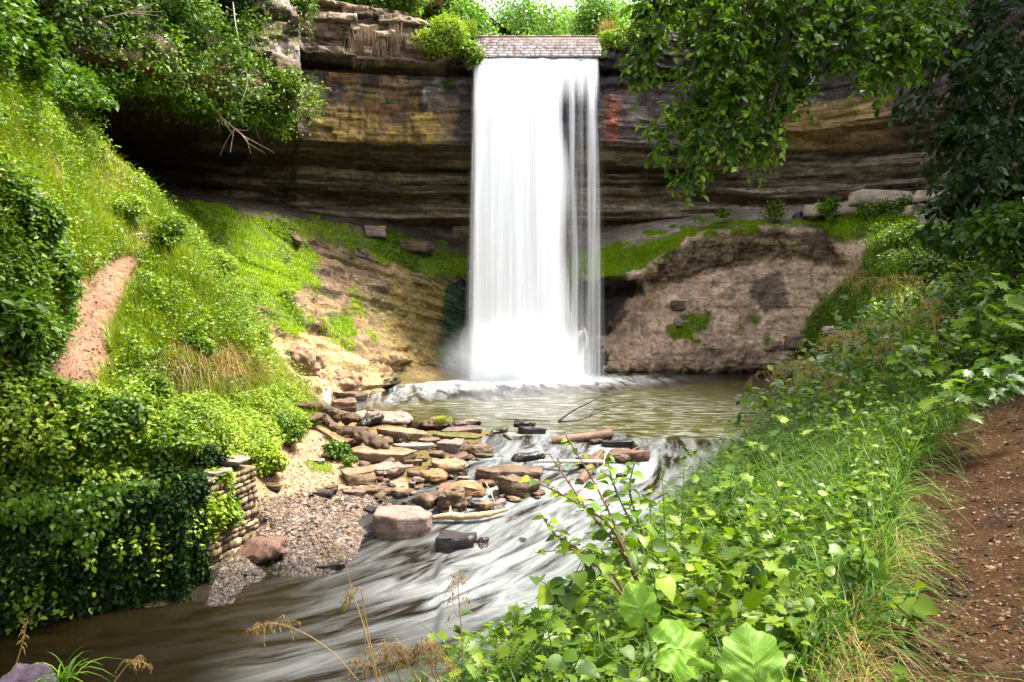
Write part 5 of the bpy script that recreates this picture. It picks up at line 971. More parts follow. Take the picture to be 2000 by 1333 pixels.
def twigs(root_pts, label, mat='twig', rad=.03, subs=6, seed=1, name='dead_branch', spread=.5):
    g = np.random.default_rng(seed); p = smoothpath(root_pts, 24); c0 = p[0].copy(); V, Fc = tubes([p - c0], [[rad, rad * .3]], 6); o = obj(name, make_mesh(name, V, [Fc], M[mat])); o.location = c0; tag(o, label, 'branch'); ps = []; L = np.linalg.norm(p[-1] - p[0])
    for i in range(subs): s = p[g.integers(6, 22)]; d = norm(norm(p[-1] - p[0]) + g.normal(size=3) * spread); ps.append(smoothpath([s, s + d * L * .2, s + (d + g.normal(size=3) * .15) * L * g.uniform(.3, .5)], 8) - c0)
    V, Fc = tubes(ps, [[rad * .5, rad * .15]] * subs, 5); obj('twig', make_mesh('twig', V, [Fc], M[mat]), o); return o
twigs([P(405, 185, 33), P(420, 215, 32.6), P(445, 240, 32.4), P(485, 275, 32.2)], 'bare pale branch hanging down in front of the left cave', seed=3, subs=9, rad=.022)
twigs([P(455, 5, 33), P(462, 60, 32), P(478, 130, 32.5), P(490, 165, 32.6)], 'pale stem hanging down through the vines on the left cliff', seed=5, subs=3, rad=.028)
twigs([P(200, 36, 27), P(255, 24, 26.6), P(310, 5, 26.5)], 'pale bare branch lying on the vines at the top left', seed=6, subs=5, rad=.028)
twigs([P(1595, 90, 33), P(1575, 130, 33), P(1590, 150, 33), P(1573, 178, 33)], 'pale crooked root hanging under the right cliff top', seed=8, subs=4, rad=.06)
twigs([P(1650, 80, 32), P(1645, 105, 32), P(1655, 120, 32)], 'short pale root hanging right of the crooked one', seed=9, subs=2, rad=.04)
twigs([P(1824, 112, 30), P(1825, 140, 30), P(1824, 162, 30)], 'thin pale straight stem hanging at the dark right end of the cliff', seed=10, subs=1, rad=.025)
# hanging root curtains on the ledges right of the corner
for i, (x, y0, y1, d_, w_) in enumerate([(695, 75, 125, 41.2, 14), (740, 70, 115, 41.2, 12), (770, 52, 100, 41.3, 8), (712, 60, 100, 41.1, 20)]):
    ps = [smoothpath([P(x + (_q := random.gauss(0, w_ * .6)), y0 + random.uniform(-8, 8), d_), P(x + _q + random.gauss(0, 2), (y0 + y1) / 2, d_ - .1), P(x + _q * .8 + random.gauss(0, 3), y1 + random.uniform(-30, 18), d_)], 8) for _ in range(34)]; c0 = ps[0][0]
    V, Fc = tubes([q - c0 for q in ps], [[.028, .008]] * 34, 4); o = obj('hanging_roots', make_mesh('hanging_roots', V, [Fc], M['root'])); o.location = c0; tag(o, ['tangled brown roots hanging on the ledges, leftmost clump', 'tangled brown roots hanging on the ledges, second clump from the corner', 'slim pale clump of roots hanging nearest the lip bush', 'wide clump of roots hanging between the two darkest ledges'][i], 'roots')
# ---- cliff top beside the falls
RIMG = lambda p: (p[..., 2] > 17.6) & (p[..., 1] < 60)
shrub('rounded bright green bush overhanging the cliff just left of the falls', P(868, 118, 41.9), (1.75, 1.2, 1.15), 7000, .16, M['yherb'], seed=231, k=24, name='bush', cat='bush')
shrub('leafy lower skirt of green leaves beside the left edge of the falls', P(915, 132, 41.7), (.75, .8, .75), 2600, .16, M['herb'], seed=232, k=12, name='bush', cat='bush')
shrub('bright bush on the cliff top just right of the falls', P(1205, 112, 42.6), (1.15, .9, .85), 4200, .15, M['yherb'], seed=233, k=16, name='bush', cat='bush')
shrub('low bush on the cliff top further right of the falls', P(1262, 112, 42.8), (1.1, .9, .8), 3200, .15, M['herb'], seed=234, k=16, name='bush', cat='bush')
shrub('dark shrub with hanging roots on the cliff top left of the falls', P(700, 50, 43.5), (1.5, 1.2, 1.3), 5000, .17, M['vine'], seed=235, k=18)
shrub('green shrub between the dark shrub and the bright bush on the cliff top', P(780, 42, 44), (1.6, 1.2, 1.1), 5000, .17, M['herb'], seed=236, k=18)
shrub('shrub growing at the corner of the cliff top', P(640, 28, 42.5), (1.2, 1.0, 1.1), 3600, .17, M['vine'], seed=237, k=16)
p = P(rng.uniform(830, 930, 900), rng.uniform(52, 75, 900), 42.4); grass('grass', 'yellow grass growing out of the bush left of the falls', p, rng.uniform(.3, .7, 900), .03, .5, M['yherb'])
p = P(rng.uniform(1172, 1200, 260), rng.uniform(62, 95, 260), 43.0); grass('grass_tuft', 'tall yellow grass at the right end of the parapet wall', p, rng.uniform(.6, 1.1, 260), .03, .5, M['dry'], kind=None)
shell('ground_cover', 'undergrowth on the high ground above the cliff', CL, 50000, .3, .9, M['far'], [[(560, -150), (935, -150), (935, 70), (560, 50)], [(1165, -150), (1900, -150), (1900, 100), (1165, 100)]], [], lambda p: (p[..., 2] > 16.8) & (p[..., 1] > 43), pw=1.2)
for i, (x, y0, d_, r_) in enumerate([(745, 465, 43.6, 8)]): pass
shrub('small green tuft growing on the yellow band of the cliff', P(752, 204, 42.2), (.5, .3, .22), 350, .12, M['herb'], 'plant', 'leafy_plant', seed=241, k=6, stems=2)
shrub('little fern like tuft on the dark cliff left of the falls', P(872, 172, 42.2), (.32, .25, .25), 220, .12, M['vine'], 'plant', 'leafy_plant', seed=242, k=6, stems=2)
# far trees
ft = [(-5.2, 60, 12, 3.8), (1.0, 66, 13, 4.0), (4.8, 70, 13, 4.2), (8.2, 66, 12, 4.0), (-13, 58, 11, 4.2), (-7.5, 66, 12, 4.4), (-3.5, 56, 8, 2.6), (-1.2, 72, 13, 4.6), (3.2, 62, 9.5, 3.2), (6.6, 58, 10, 3.0), (5.5, 78, 12, 4.4), (11.5, 64, 12, 4.2), (17, 60, 12, 4.6), (1.2, 88, 12, 4.2), (-18, 62, 13, 5), (23, 62, 13, 5), (12, 84, 15, 6), (-11, 84, 15, 6)]
flab = ['far tree over the left end of the parapet wall, second from the bright bush', 'far tree behind the centre of the parapet wall, taller than the light green one', 'far tree just right of centre behind the parapet wall', 'far tree above the right end of the parapet wall, behind the light one', 'far tree left of the parapet wall behind the bright bush', 'far tree with dark trunk above the left end of the parapet wall', 'small pale tree just behind the left half of the parapet wall', 'tall tree in the middle distance behind the parapet wall', 'light green tree right above the middle of the parapet wall', 'light tree behind the right end of the parapet wall', 'distant tree seen between the light ones above the wall', 'far tree right of the parapet wall behind the low bush', 'far tree mostly hidden behind the overhanging branches', 'most distant pale tree above the parapet wall', 'tree on the high ground above the cliff corner', 'far tree behind the overhanging branches at upper right', 'distant tall tree right of the wall', 'distant tall tree left of the wall']
for i, (x, y, h, r_) in enumerate(ft): tree(flab[i], (x, y, 17.2), h, (r_, r_ * .8, h * .42), int(7000 + 1300 * r_), .27, M['far' if i not in (0, 5, 7) else 'vine'], 300 + i, zc=.5, k=34, group='trees beyond the falls', trunk_r=.22 if i != 5 else .4)
tag(obj('far_woods', leafmesh('far_woods', [(T_D, *(lambda p: (p, norm(rng.normal(size=p.shape)), norm(rng.normal(size=p.shape) + np.array([0, -1, .6]))))(np.stack([rng.uniform(-60, 70, 26000), 96 + rng.uniform(0, 16, 26000), 17 + rng.random(26000) ** 1.3 * 14], -1)), rng.uniform(.5, 1.1, 26000), .5, .2)], M['far'])), 'pale mass of woods far behind the falls', 'woods', kind='stuff')

# ================================================================== IVY OVER THE RETAINING WALL AND THE DARK LOWER LEFT
def wallpts(n, a, b_, z0, z1, out=.3):
    a, b_ = np.asarray(a, float), np.asarray(b_, float); t = (b_ - a) / np.linalg.norm(b_ - a); nn_ = np.array([t[1], -t[0]]); u = rng.random(n); z = z0 + rng.random(n) * (z1 - z0); q = a + (b_ - a) * u[:, None] + nn_ * .27
    return np.stack([q[:, 0], q[:, 1], z], -1), np.tile([nn_[0], nn_[1], 0], (n, 1))
def ivy(label, n, a, b_, z0, z1, thick, size, mat, name='ivy', T=T_D, clump=1.2, keepf=None):
    p, nn_ = wallpts(n, a, b_, z0, z1); cl = .5 + .5 * np.clip(fbm(p, clump, 3, 44) * 2.2, -1, 1); k = rng.random(len(p)) < .3 + .7 * cl
    if keepf is not None: k &= keepf(p)
    p, nn_, cl = p[k], nn_[k], cl[k]; n = len(p); q = p + nn_ * (thick * (.2 + cl) * rng.random(n) ** .7)[:, None] + rng.normal(0, .03, (n, 3)); nr = norm(nn_ * .8 + np.array([0, 0, .5]) + rng.normal(0, .4, (n, 3))); ax = norm(rng.normal(0, .6, (n, 3)) + np.array([0, 0, -.8])); L = rng.uniform(.6, 1.3, n) * size
    tag(obj(name, leafmesh(name, [(T, q, ax, nr, L, L * .7, .25)], mat)), label, name, kind='stuff')
ivy('dark ivy covering the long shaded stretch of the retaining wall', 70000, WD, WB - (.04, .03), -1.45, .95, .62, .10, M['shade_vine'], clump=.7)
ivy('dark ivy spilling round the corner of the retaining wall', 2500, WB - (.1, .1), WB + (WA - WB) * .12, -1.1, .8, .22, .08, M['shade_vine'], keepf=lambda p: rng.random(len(p)) < 1.1 - 1.0 * (p[:, 1] - WB[1]) / .6)
for _x, _z, _s in [(-7.2, .75, 1), (-8.3, .8, 2), (-9.4, .7, 3), (-10.4, .8, 4), (-6.7, .8, 5)]:
    _b = np.array([_x, np.interp(_x, [WD[0], WB[0]], [WD[1], WB[1]]), _z]); shrub(['bramble arching over the dark wall near its broken end', 'bramble arching over the middle of the dark ivy wall', 'bramble hanging over the left part of the dark ivy wall', 'bramble over the ivy wall at the left edge of the picture', 'small bramble at the top of the ivy beside the capstones'][_s - 1], _b, (.75, .7, .45), 1500, .12, M['shade_vine'], seed=430 + _s, k=9, T=T_O, name='bramble', cat='bramble', lift=.2)
ivy('green creeper trailing from the top of the retaining wall', 20000, WD + (1, .6), WB - (.1, .06), -.8, 1.15, .75, .12, M['vine'], T=T_O, clump=.8, keepf=lambda p: p[:, 2] > .92 - 2.0 * np.maximum(0, fbm(p * (1, 1, 0), 1.1, 3, 66) - .05) + .1 * rng.normal(size=len(p)))
EX6 = [BARE]
TERR = [(-80, 850), (120, 850), (230, 800), (330, 850), (420, 900), (405, 960), (380, 1010), (-80, 1020)]
shell('ground_cover', 'leafy undergrowth on the terrace behind the retaining wall', GND, 42000, .11, .8, M['yherb'], [TERR], [], lambda p: onleft(p) & (p[..., 2] > .2), T=T_O, clump=.9)
shell('ground_cover', 'larger green leaves along the front of the terrace', GND, 8000, .18, .6, M['vine'], [[(-80, 930), (200, 930), (400, 930), (420, 1010), (-80, 1060)]], [], lambda p: onleft(p) & (p[..., 2] > .2), T=T_O, clump=.9)
for i, (x, y, rr, hh, n, sz, lab) in enumerate([(60, 940, 1.1, 1.5, 5200, .13, 'open bush with bare stems at the lower left in front of the bare soil'), (190, 930, 1.0, 1.4, 5200, .11, 'bush in the middle of the terrace behind the dark wall'), (310, 930, .9, 1.1, 4600, .10, 'leafy bush left of the broken end of the wall'), (385, 960, .55, .8, 2600, .09, 'small dark bush drooping over the corner of the retaining wall'), (-40, 980, 1.0, 1.3, 2600, .2, 'large leaved bush cut by the left edge of the picture')]):
    b_ = hit(x, y); b_[2] = max(b_[2], .7); b_[1] += .2
    shrub(lab, b_, (rr, rr * .8, hh * .5), n, sz, M[['herb', 'vine', 'herb', 'shade_vine', 'vine'][i]], seed=400 + i, k=16, T=T_O, stems=9, lift=1.1, name='bush', cat='bush')
# big leaved plants hanging at the left edge
def leafyplant(label, base, pts, lsize, nl, mat, T=T_L, seed=1, stem='greenstem', rad=.012, name='leafy_plant', cat='plant', group=None, petiole=.12, wr=.95, up=.55, wh=1.0):
    """stems through world points with leaves on petioles: thing > stem, leaves"""
    g = np.random.default_rng(seed); base = np.asarray(base, float); root = empty(name, base, label, cat, group); tb, rd = [], []; P_, A_, N_, L_ = [], [], [], []
    for q in pts:
        pth = smoothpath([base] + [np.asarray(x, float) for x in q], 20) - base; tb.append(pth); rd.append([rad, rad * .35]); n = nl
        for i in range(n):
            t = (.18 + .82 * (i + g.random()) / n); k = min(int(t * 19), 18); s = pth[k] + (pth[k + 1] - pth[k]) * g.random(); a = i * 2.4 + g.normal() * .3; d = norm(np.array([math.cos(a), math.sin(a), .25 + g.random() * .5])); sz = lsize * g.uniform(.55, 1.15) * (1.1 - .55 * t * wh); e = s + d * petiole * sz / lsize
            tb.append(np.stack([s, (s + e) / 2 + np.array([0, 0, .01]), e])); rd.append([rad * .35, rad * .25]); P_.append(e); A_.append(norm(d * (1, 1, .2) + np.array([0, 0, -.25]) + g.normal(size=3) * .2)); N_.append(norm(np.array([0, -.3, up * 2]) + g.normal(size=3) * .45)); L_.append(sz)
    V, Fc = tubes(tb, rd, 5); obj('stem', make_mesh('stem', V, [Fc], M[stem]), root); L_ = np.array(L_)
    obj('leaves', leafmesh('leaves', [(T, np.array(P_), np.array(A_), np.array(N_), L_, L_ * wr, .22)], mat), root); return root
b = NB('big_leaf'); uv = b.attr('luv').outputs['Vector']; sp = b.node('ShaderNodeSeparateXYZ', i_0=uv); ax_ = b.math('ABSOLUTE', sp.outputs[1]); mid_ = b.ramp(ax_, [(0, 1.), (.018, .0)])
fr_ = b.math('FRACT', b.math('MULTIPLY', b.math('SUBTRACT', sp.outputs[0], b.math('MULTIPLY', ax_, .9)), 6.0)); vv = b.math('ABSOLUTE', b.math('SUBTRACT', fr_, .5)); vein = b.math('MAXIMUM', mid_, b.math('MULTIPLY', b.ramp(vv, [(0, 1.), (.07, 0.)]), .65)); vo = b.node('ShaderNodeTexVoronoi', feature='DISTANCE_TO_EDGE', i_Vector=uv, i_Scale=16.0).outputs['Distance']; fine = b.ramp(vo, [(0, 1.), (.06, 0.)])
nz = b.noise(uv, 3, 4); colr = b.ramp(nz, [(.3, (.11, .25, .012)), (.7, (.18, .34, .02))]); colr = b.mul(colr, (.40, .55, .14), b.math('MULTIPLY', b.math('ADD', b.math('MULTIPLY', vein, .8), b.math('MULTIPLY', fine, .25)), 1.0, True), 'MIX')
hgt_ = b.math('ADD', b.math('MULTIPLY', vein, -1.0), b.math('MULTIPLY', nz, .6)); sh_ = b.princ(colr, .5, .35, b.bump(hgt_, .6, .01)); tl_ = b.node('ShaderNodeBsdfTranslucent', i_Color=(.35, .55, .04, 1)).outputs[0]
M['bigleaf'] = b.out(b.node('ShaderNodeMixShader', i_Fac=.22, i_1=sh_, i_2=tl_).outputs[0])
def bigleaf(label, c, axis, nr, L, Wd, seed, wavy=.05):
    g = np.random.default_rng(seed); nr_, nt_ = 14, 49; th = np.linspace(-np.pi, np.pi, nt_)
    def edge(th): a = np.abs(th); return np.interp(a, [0, .5, 1.0, 1.6, 2.2, 2.7, 2.95, 3.14], [.66, .60, .52, .50, .52, .50, .42, .26]) * (1 + .05 * np.sin(th * 9 + seed) + .035 * np.sin(th * 17 + 2))
    r = np.linspace(0, 1, nr_)[:, None] * edge(th)[None]; x = .36 + r * np.cos(th)[None]; y = r * np.sin(th)[None] * .98; z = .10 * np.abs(y) - .35 * (x - .36) ** 2 - .3 * y * y + wavy * (r / .5) ** 2 * np.sin(th * 7 + seed)[None] + .012 * np.sin(x * 38 - np.abs(y) * 30)
    a, n_, s = frame(np.asarray(axis, float)[None], np.asarray(nr, float)[None]); V = x[..., None] * L * a[0] + y[..., None] * Wd * s[0] + z[..., None] * L * n_[0]; root = empty('burdock_leaf', np.asarray(c), label, 'leaf')
    obj('leaf_blade', make_mesh('leaf_blade', V.reshape(-1, 3), [gridfaces(nr_, nt_)], M['bigleaf'], True, {'luv': np.stack([x, y, 0 * x], -1).reshape(-1, 3)}), root)
    pt = smoothpath([V[0, 0] * 0, -a[0] * L * .3 + np.array([0, 0, -.1]), -a[0] * L * .4 + np.array([0, .05, -.45])], 8); Vt, Ft = tubes([pt], [[.006, .010]], 6); obj('stalk', make_mesh('stalk', Vt, [Ft], M['greenstem']), root)
bigleaf('largest round pale green burdock leaf at the bottom edge, pointing up', P(1478, 1345, 2.85), (.0, .5, .75), (-.1, -.85, .75), .225, .25, 1)
bigleaf('second large pale green burdock leaf left of the largest one', P(1290, 1262, 3.0), (.9, .35, -.3), (.1, -.8, .75), .26, .24, 4, .07)
bigleaf('round darker burdock leaf low in the shade of the bank', P(1262, 1215, 3.4), (-.3, .3, .6), (-.5, -.8, .5), .17, .18, 7)
# ================================================================== RIGHT BANK UNDERGROWTH
xe_ = lambda y: np.interp(y, [a for a, b in EY], [b for a, b in EY])
PATHR = [(1600, 1400), (1690, 1280), (1730, 1130), (1760, 1010), (1800, 930), (1850, 860), (1900, 810), (1980, 770), (2200, 740), (2200, 1500), (1600, 1500)]
onbank = lambda p: (p[..., 0] > xe_(p[..., 1]) - .7 - .03 * p[..., 1]) & (p[..., 1] < 34) & (p[..., 1] > 2.0)
bankonly = lambda p: onbank(p) * ~inpoly(*PIX(p), PATHR)
def dirtx(y): return xe_(y)
GREG = [(1380, 1000), (1450, 880), (1560, 760), (1700, 740), (1860, 830), (1770, 960), (1730, 1150), (1650, 1300), (1560, 1400), (1500, 1180)]
SPARSE = [(1640, 1400), (1700, 1200), (1740, 1050), (1790, 930), (1850, 870), (1810, 840), (1740, 900), (1690, 1050), (1640, 1200), (1560, 1400)]
p, n_ = sample(GND, 68000, None, [PATHR], lambda p: onbank(p) * (.35 + inpoly(*PIX(p), GREG)), 2.0, 18); k = p[:, 1] < 14; p = p[k]
grass('grass', 'long arching green grass blades covering the near right bank', p, rng.uniform(.25, .75, len(p)) * np.clip(.7 + p[:, 1] * .04, .7, 1.2), .010, 1.15, M['bankgrass'], seg=5, droop=.75)
p, n_ = sample(GND, 16000, None, [PATHR], lambda p: onbank(p) & (p[..., 1] > 12), 2.0, 18); grass('grass', 'green and yellowing grass on the far part of the right bank', p, rng.uniform(.3, .8, len(p)), .02, .9, M['grass'], droop=.5)
p, n_ = sample(GND, 1500, [SPARSE, [(1560, 1400), (1640, 1180), (1700, 1150), (1700, 1400)]], [], lambda p: onbank(p) * (rng.random(p.shape[:-1]) > .3), 2.0, 40); grass('grass', 'dry brown grass along the edge of the dirt path', p, rng.uniform(.12, .4, len(p)), .008, 1.3, M['dry'], seg=5, droop=.9)
p, n_ = sample(GND, 1500, None, [PATHR], onbank, 2.0, 30); grass('grass', 'scattered straw coloured blades in the right bank grass', p, rng.uniform(.3, .7, len(p)), .007, 1.2, M['dry'], seg=5, droop=.9)
LOWG = [(560, 1400), (700, 1240), (870, 1140), (1030, 1120), (1100, 960), (1250, 880), (1400, 830), (1500, 860), (1480, 1000), (1600, 1150), (1600, 1400)]
shell('undergrowth', 'small bright leaves filling the near right bank', GND, 22000, .055, .38, M['herb'], None, [PATHR, SPARSE, GREG], lambda p: onbank(p) & (p[..., 1] < 9), T=T_O, clump=1.8, pw=1.6)
shell('undergrowth', 'small leaves scattered through the tall bank grass', GND, 3500, .06, .45, M['herb'], [GREG], [PATHR], lambda p: onbank(p) & (p[..., 1] < 9), T=T_H, clump=1.2, wr=.7, pw=1.6)
shell('undergrowth', 'lobed green leaves among the grass of the near right bank', GND, 4600, .11, .45, M['herb'], [LOWG, [(1400, 700), (1700, 560), (1760, 700), (1600, 800)]], [PATHR], lambda p: onbank(p) & (p[..., 1] < 9), T=T_L, clump=1.5, wr=.95, pw=1.6, outward=.4)
shell('undergrowth', 'dark pointed leaves low in the near right bank', GND, 7000, .085, .24, M['vine'], None, [PATHR, SPARSE], lambda p: onbank(p) & (p[..., 1] < 9), T=T_H, clump=1.2, wr=.7, pw=1.6)
shell('undergrowth', 'leafy weeds covering the rising bank beyond the path', GND, 46000, .12, .7, M['herb'], None, [PATHR], lambda p: onbank(p) & (p[..., 1] > 8.5), T=T_O, clump=.6)
shell('undergrowth', 'darker leaves on the rising bank under the trees', GND, 9000, .12, .5, M['vine'], [[(1780, 400), (2100, 350), (2100, 760), (1900, 700), (1820, 560)]], [PATHR], lambda p: onbank(p) & (p[..., 1] > 7), T=T_O, clump=.5)
T3 = lambda x, y, d: P(x, y, d)
# tall stems against the water
leafyplant('tall burdock stem with reddish stalk standing against the white rapids', P(1262, 1180, 4.2), [[P(1215, 1080, 4.25), P(1150, 1000, 4.3), P(1075, 890, 4.35)], [P(1215, 1060, 4.25), P(1170, 960, 4.4), P(1105, 850, 4.5)], [P(1200, 1040, 4.2), P(1130, 985, 4.1), P(1035, 935, 4.1)]], .10, 26, M['herb'], T_H, 11, 'redstem', .011, petiole=.05, wr=.72)
leafyplant('leafy burdock stem rising just right of the reddish stalk', P(1290, 1170, 4.3), [[P(1240, 1040, 4.4), P(1200, 950, 4.5), P(1185, 890, 4.5)], [P(1250, 1030, 4.4), P(1230, 960, 4.4), P(1240, 900, 4.4)]], .10, 24, M['herb'], T_H, 12, 'greenstem', .010, petiole=.05, wr=.72)
leafyplant('burdock clump with small leaves left of the reddish stalk base', P(1230, 1180, 4.1), [[P(1150, 1090, 4.1), P(1090, 1050, 4.1), P(1060, 1010, 4.1)], [P(1180, 1100, 4.2), P(1120, 1075, 4.2), P(1045, 1080, 4.2)]], .09, 20, M['herb'], T_H, 13, 'redstem', .009, petiole=.05, wr=.72)
for i, (bx, by, tx, ty, d_, lab) in enumerate([(1330, 1050, 1338, 868, 5.6, 'slim upright weed with narrow leaves in front of the white water'), (1300, 1060, 1292, 900, 5.4, 'pale slim weed left of the upright narrow leaved one'), (1275, 1090, 1268, 960, 5.2, 'short slim weed between the burdock stems and the narrow leaved weeds'), (1400, 960, 1420, 820, 6.6, 'slim weed at the edge of the pool water'), (1870, 1200, 1880, 1000, 5.0, '')][:4]):
    leafyplant(lab, P(bx, by, d_), [[P((bx + tx) / 2, (by + ty) / 2, d_), P(tx, ty, d_)]], .06, 46, M['herb'], T_D, 30 + i, 'greenstem', .005, petiole=.01, wr=.25, up=.3)
for i, (x, y, d_, sp, n, sz, lab) in enumerate([(1330, 1170, 4.0, 120, 7, .13, 'broad leaved burdock in the dark gap of the bank'), (1180, 1300, 3.4, 110, 7, .10, 'lobed leaf plant at the bottom left of the burdock leaves'), (1050, 1260, 3.6, 120, 8, .10, 'lobed leaf plant in the middle of the bottom edge'), (900, 1290, 3.5, 110, 8, .085, 'lobed leaf plant at the bottom, above the driest grass'), (1420, 960, 6.0, 100, 8, .15, 'big lobed leaves at the bank edge against the pool'), (1530, 880, 7.4, 100, 8, .16, 'lobed leaf plant on the bank crest below the dry seed heads'),
      (1760, 1190, 3.6, 60, 4, .085, 'little broad leaved seedling at the left edge of the dirt path'), (1680, 1100, 3.9, 70, 5, .08, 'heart leaved plant hanging near the dirt path'), (1120, 1150, 4.1, 110, 8, .10, 'lobed leaf plant under the burdock stems beside the water'), (1870, 780, 6.6, 110, 9, .17, 'grape leaf vine with large pale leaves above the dirt path'), (1960, 740, 6.2, 100, 8, .18, 'large grape leaves at the right edge above the path'), (1790, 700, 8.0, 90, 8, .17, 'bright grape leaf plant left of the large pale leaves'), (1940, 600, 8.0, 120, 9, .2, 'large soft leaves of a climbing plant at the right edge'), (1690, 640, 10.5, 90, 8, .2, 'broad leaves among the dry seed heads')]):
    g = np.random.default_rng(60 + i); b_ = P(x, y + sp * .45, d_); tips = [[b_ + (P(x + g.uniform(-.5, .5) * sp, y, d_) - b_) * .6 + g.normal(size=3) * .03, P(x + g.uniform(-1, 1) * sp * .8, y - g.uniform(.1, .7) * sp, d_ + g.uniform(-.3, .3))] for _ in range(5)]
    leafyplant(lab, b_, tips, sz, n, M[['herb', 'vine'][i % 3 == 1]], T_H if 'heart' in lab or 'burdock' in lab or 'seedling' in lab else T_L, 70 + i, 'greenstem', .006, petiole=sz * .6, wr=.95, wh=.4)
# dry grass stalks with drooping seed heads
def stalk(label, pts, nb, ll, seed, r=.0028, start=.55, name='grass_stalk', group=None, mat='dry', side=0):
    g = np.random.default_rng(seed); p = smoothpath([np.asarray(q, float) for q in pts], 26); c0 = p[0].copy(); p = p - c0; V, Fc = tubes([p], [[r, r * .4]], 5)
    o = obj(name, make_mesh(name, V, [Fc], M[mat], True, {'rnd': np.full(len(V), .6)})); o.location = c0; tag(o, label, 'grass stalk', group); P_, A_, L_ = [], [], []; tb = []
    for i in range(nb):
        t = start + (1 - start) * (i + g.random()) / nb; s = p[min(int(t * 25), 25)]; d = norm(np.array([g.normal() * .8 + side, g.normal() * .5, -.15 + g.random() * .5])); ln = ll * g.uniform(.4, 1) * (1.3 - t) * 1.6; e = s + d * ln + np.array([0, 0, -ln * .55]); q = smoothpath([s, s + d * ln * .6, e], 7); tb.append(q)
        for k in range(5): P_.append(q[2 + k] + g.normal(size=3) * ll * .03); A_.append(norm(np.array([g.normal() * .35, g.normal() * .3, -1]))); L_.append(ll * g.uniform(.16, .3))
    V1, F1 = tubes(tb, [[r * .35, r * .25]] * len(tb), 4); L_ = np.array(L_); v2, f2 = inst(T_D, np.array(P_), np.array(A_), rsph(len(P_)), L_, L_ * .2, .1)
    obj('seed_head', make_mesh('seed_head', np.concatenate([V1, v2]), [F1, f2 + len(V1)], M[mat], True, {'rnd': np.concatenate([np.full(len(V1), .5), np.repeat(g.random(len(P_)), 4)])}), o); return o
stalk('tall dry grass stalk with bent tip rising in front of the gravel', [P(735, 1333, 3.0), P(715, 1240, 3.05), P(690, 1160, 3.1), P(668, 1085, 3.1), P(650, 1068, 3.1), P(638, 1090, 3.1)], 8, .075, 1, start=.82)
stalk('second dry stalk with drooping seeds beside the tall bent one', [P(740, 1340, 2.95), P(718, 1230, 3.0), P(705, 1150, 3.0), P(690, 1165, 3.0), P(678, 1185, 3.0)], 14, .08, 2, start=.62, side=-.5)
stalk('short straight dry stalk ending in a pale knob', [P(716, 1333, 3.1), P(712, 1240, 3.1), P(707, 1145, 3.1)], 3, .02, 3, start=.95)
stalk('dry stalk arching left over the dark water with drooping seeds', [P(700, 1330, 3.0), P(650, 1275, 3.05), P(590, 1235, 3.1), P(530, 1218, 3.1), P(485, 1232, 3.1)], 22, .085, 4, start=.6)
stalk('dry stalk with fine seeds standing against the white water at the bottom', [P(905, 1290, 3.3), P(900, 1220, 3.3), P(895, 1150, 3.3), P(898, 1115, 3.3)], 26, .085, 5, start=.45)
stalk('dry stalk with reddish seeds at the far lower left in the dark', [P(20, 1333, 3.1), P(40, 1270, 3.1), P(55, 1205, 3.1)], 12, .035, 6, start=.55)
stalk('low arching dry stalk over the dark water at the lower left', [P(215, 1345, 3.1), P(240, 1310, 3.1), P(262, 1290, 3.1), P(292, 1300, 3.1)], 16, .06, 7, start=.55)
for i in range(9):
    x = random.uniform(740, 900); stalk('dry brown seed stalk in the clump at the bottom edge', [P(x, 1345, 3.0), P(x - 15, 1310, 3.0), P(x - 35 + random.uniform(-20, 30), 1265 + random.uniform(-15, 30), 3.0), P(x - 70, 1290, 3.0)], 18, .07, 20 + i, start=.4, group='dry seed stalks at the bottom edge')
for i in range(18):
    x, y = random.choice([(1700, 640), (1640, 690), (1600, 720), (1760, 600), (1690, 560), (1560, 720), (1780, 640)]); x += random.gauss(0, 36); y += random.gauss(0, 26); d_ = random.uniform(8.0, 10.5); bx = x + random.uniform(30, 110); q = [P(bx, min(y + 230, 900), d_), P(bx - 10, y + 90, d_), P(x + 15, y, d_), P(x - 26, y - 4, d_), P(x - 48, y + 22, d_)]
    stalk('tall straw coloured grass plume on the crest of the right bank', q, 20, .17, 80 + i, r=.0045, start=.5, group='grass plumes on the right bank', side=-.4)
for i, (x0, x1, y1) in enumerate([(1720, 1650, 520), (1745, 1690, 470), (1760, 1728, 500)]): stalk(['tallest thin green stem leaning left above the bank', 'thin green stem with loose seeds in front of the mossy ledge', 'thin green stem just right of the two leaning ones'][i], [P(x0, 860, 8), P(x0 - 12, 720, 8), P((x0 + x1) / 2, 620, 8), P(x1, y1, 8)], 20, .11, 140 + i, r=.006, start=.6, mat='bankgrass')
# bottom left corner
p = P(rng.uniform(110, 140, 26), 1345, 3.0); V, q, t3, r_ = blades(p, rng.uniform(.12, .24, 26), .010, 1.0, droop=.9, seg=6); tag(obj('grass_tuft', make_mesh('grass_tuft', V, [t3, q], M['bankgrass'], True, {'rnd': r_})), 'small tuft of green grass blades at the bottom left corner', 'grass tuft')
me = rock_mesh('round', .34, .4, .85, 77, 3); me.materials.append(M['purple_unknown']); o = obj('boulder', me); o.location = P(38, 1500, 3.1) * (1, 1, 0) + np.array([0, 0, 2.38]); tag(o, 'dark purple rounded object of unknown kind cut by the bottom left corner', 'boulder')  # unidentified purple object, modelled as a rounded rock
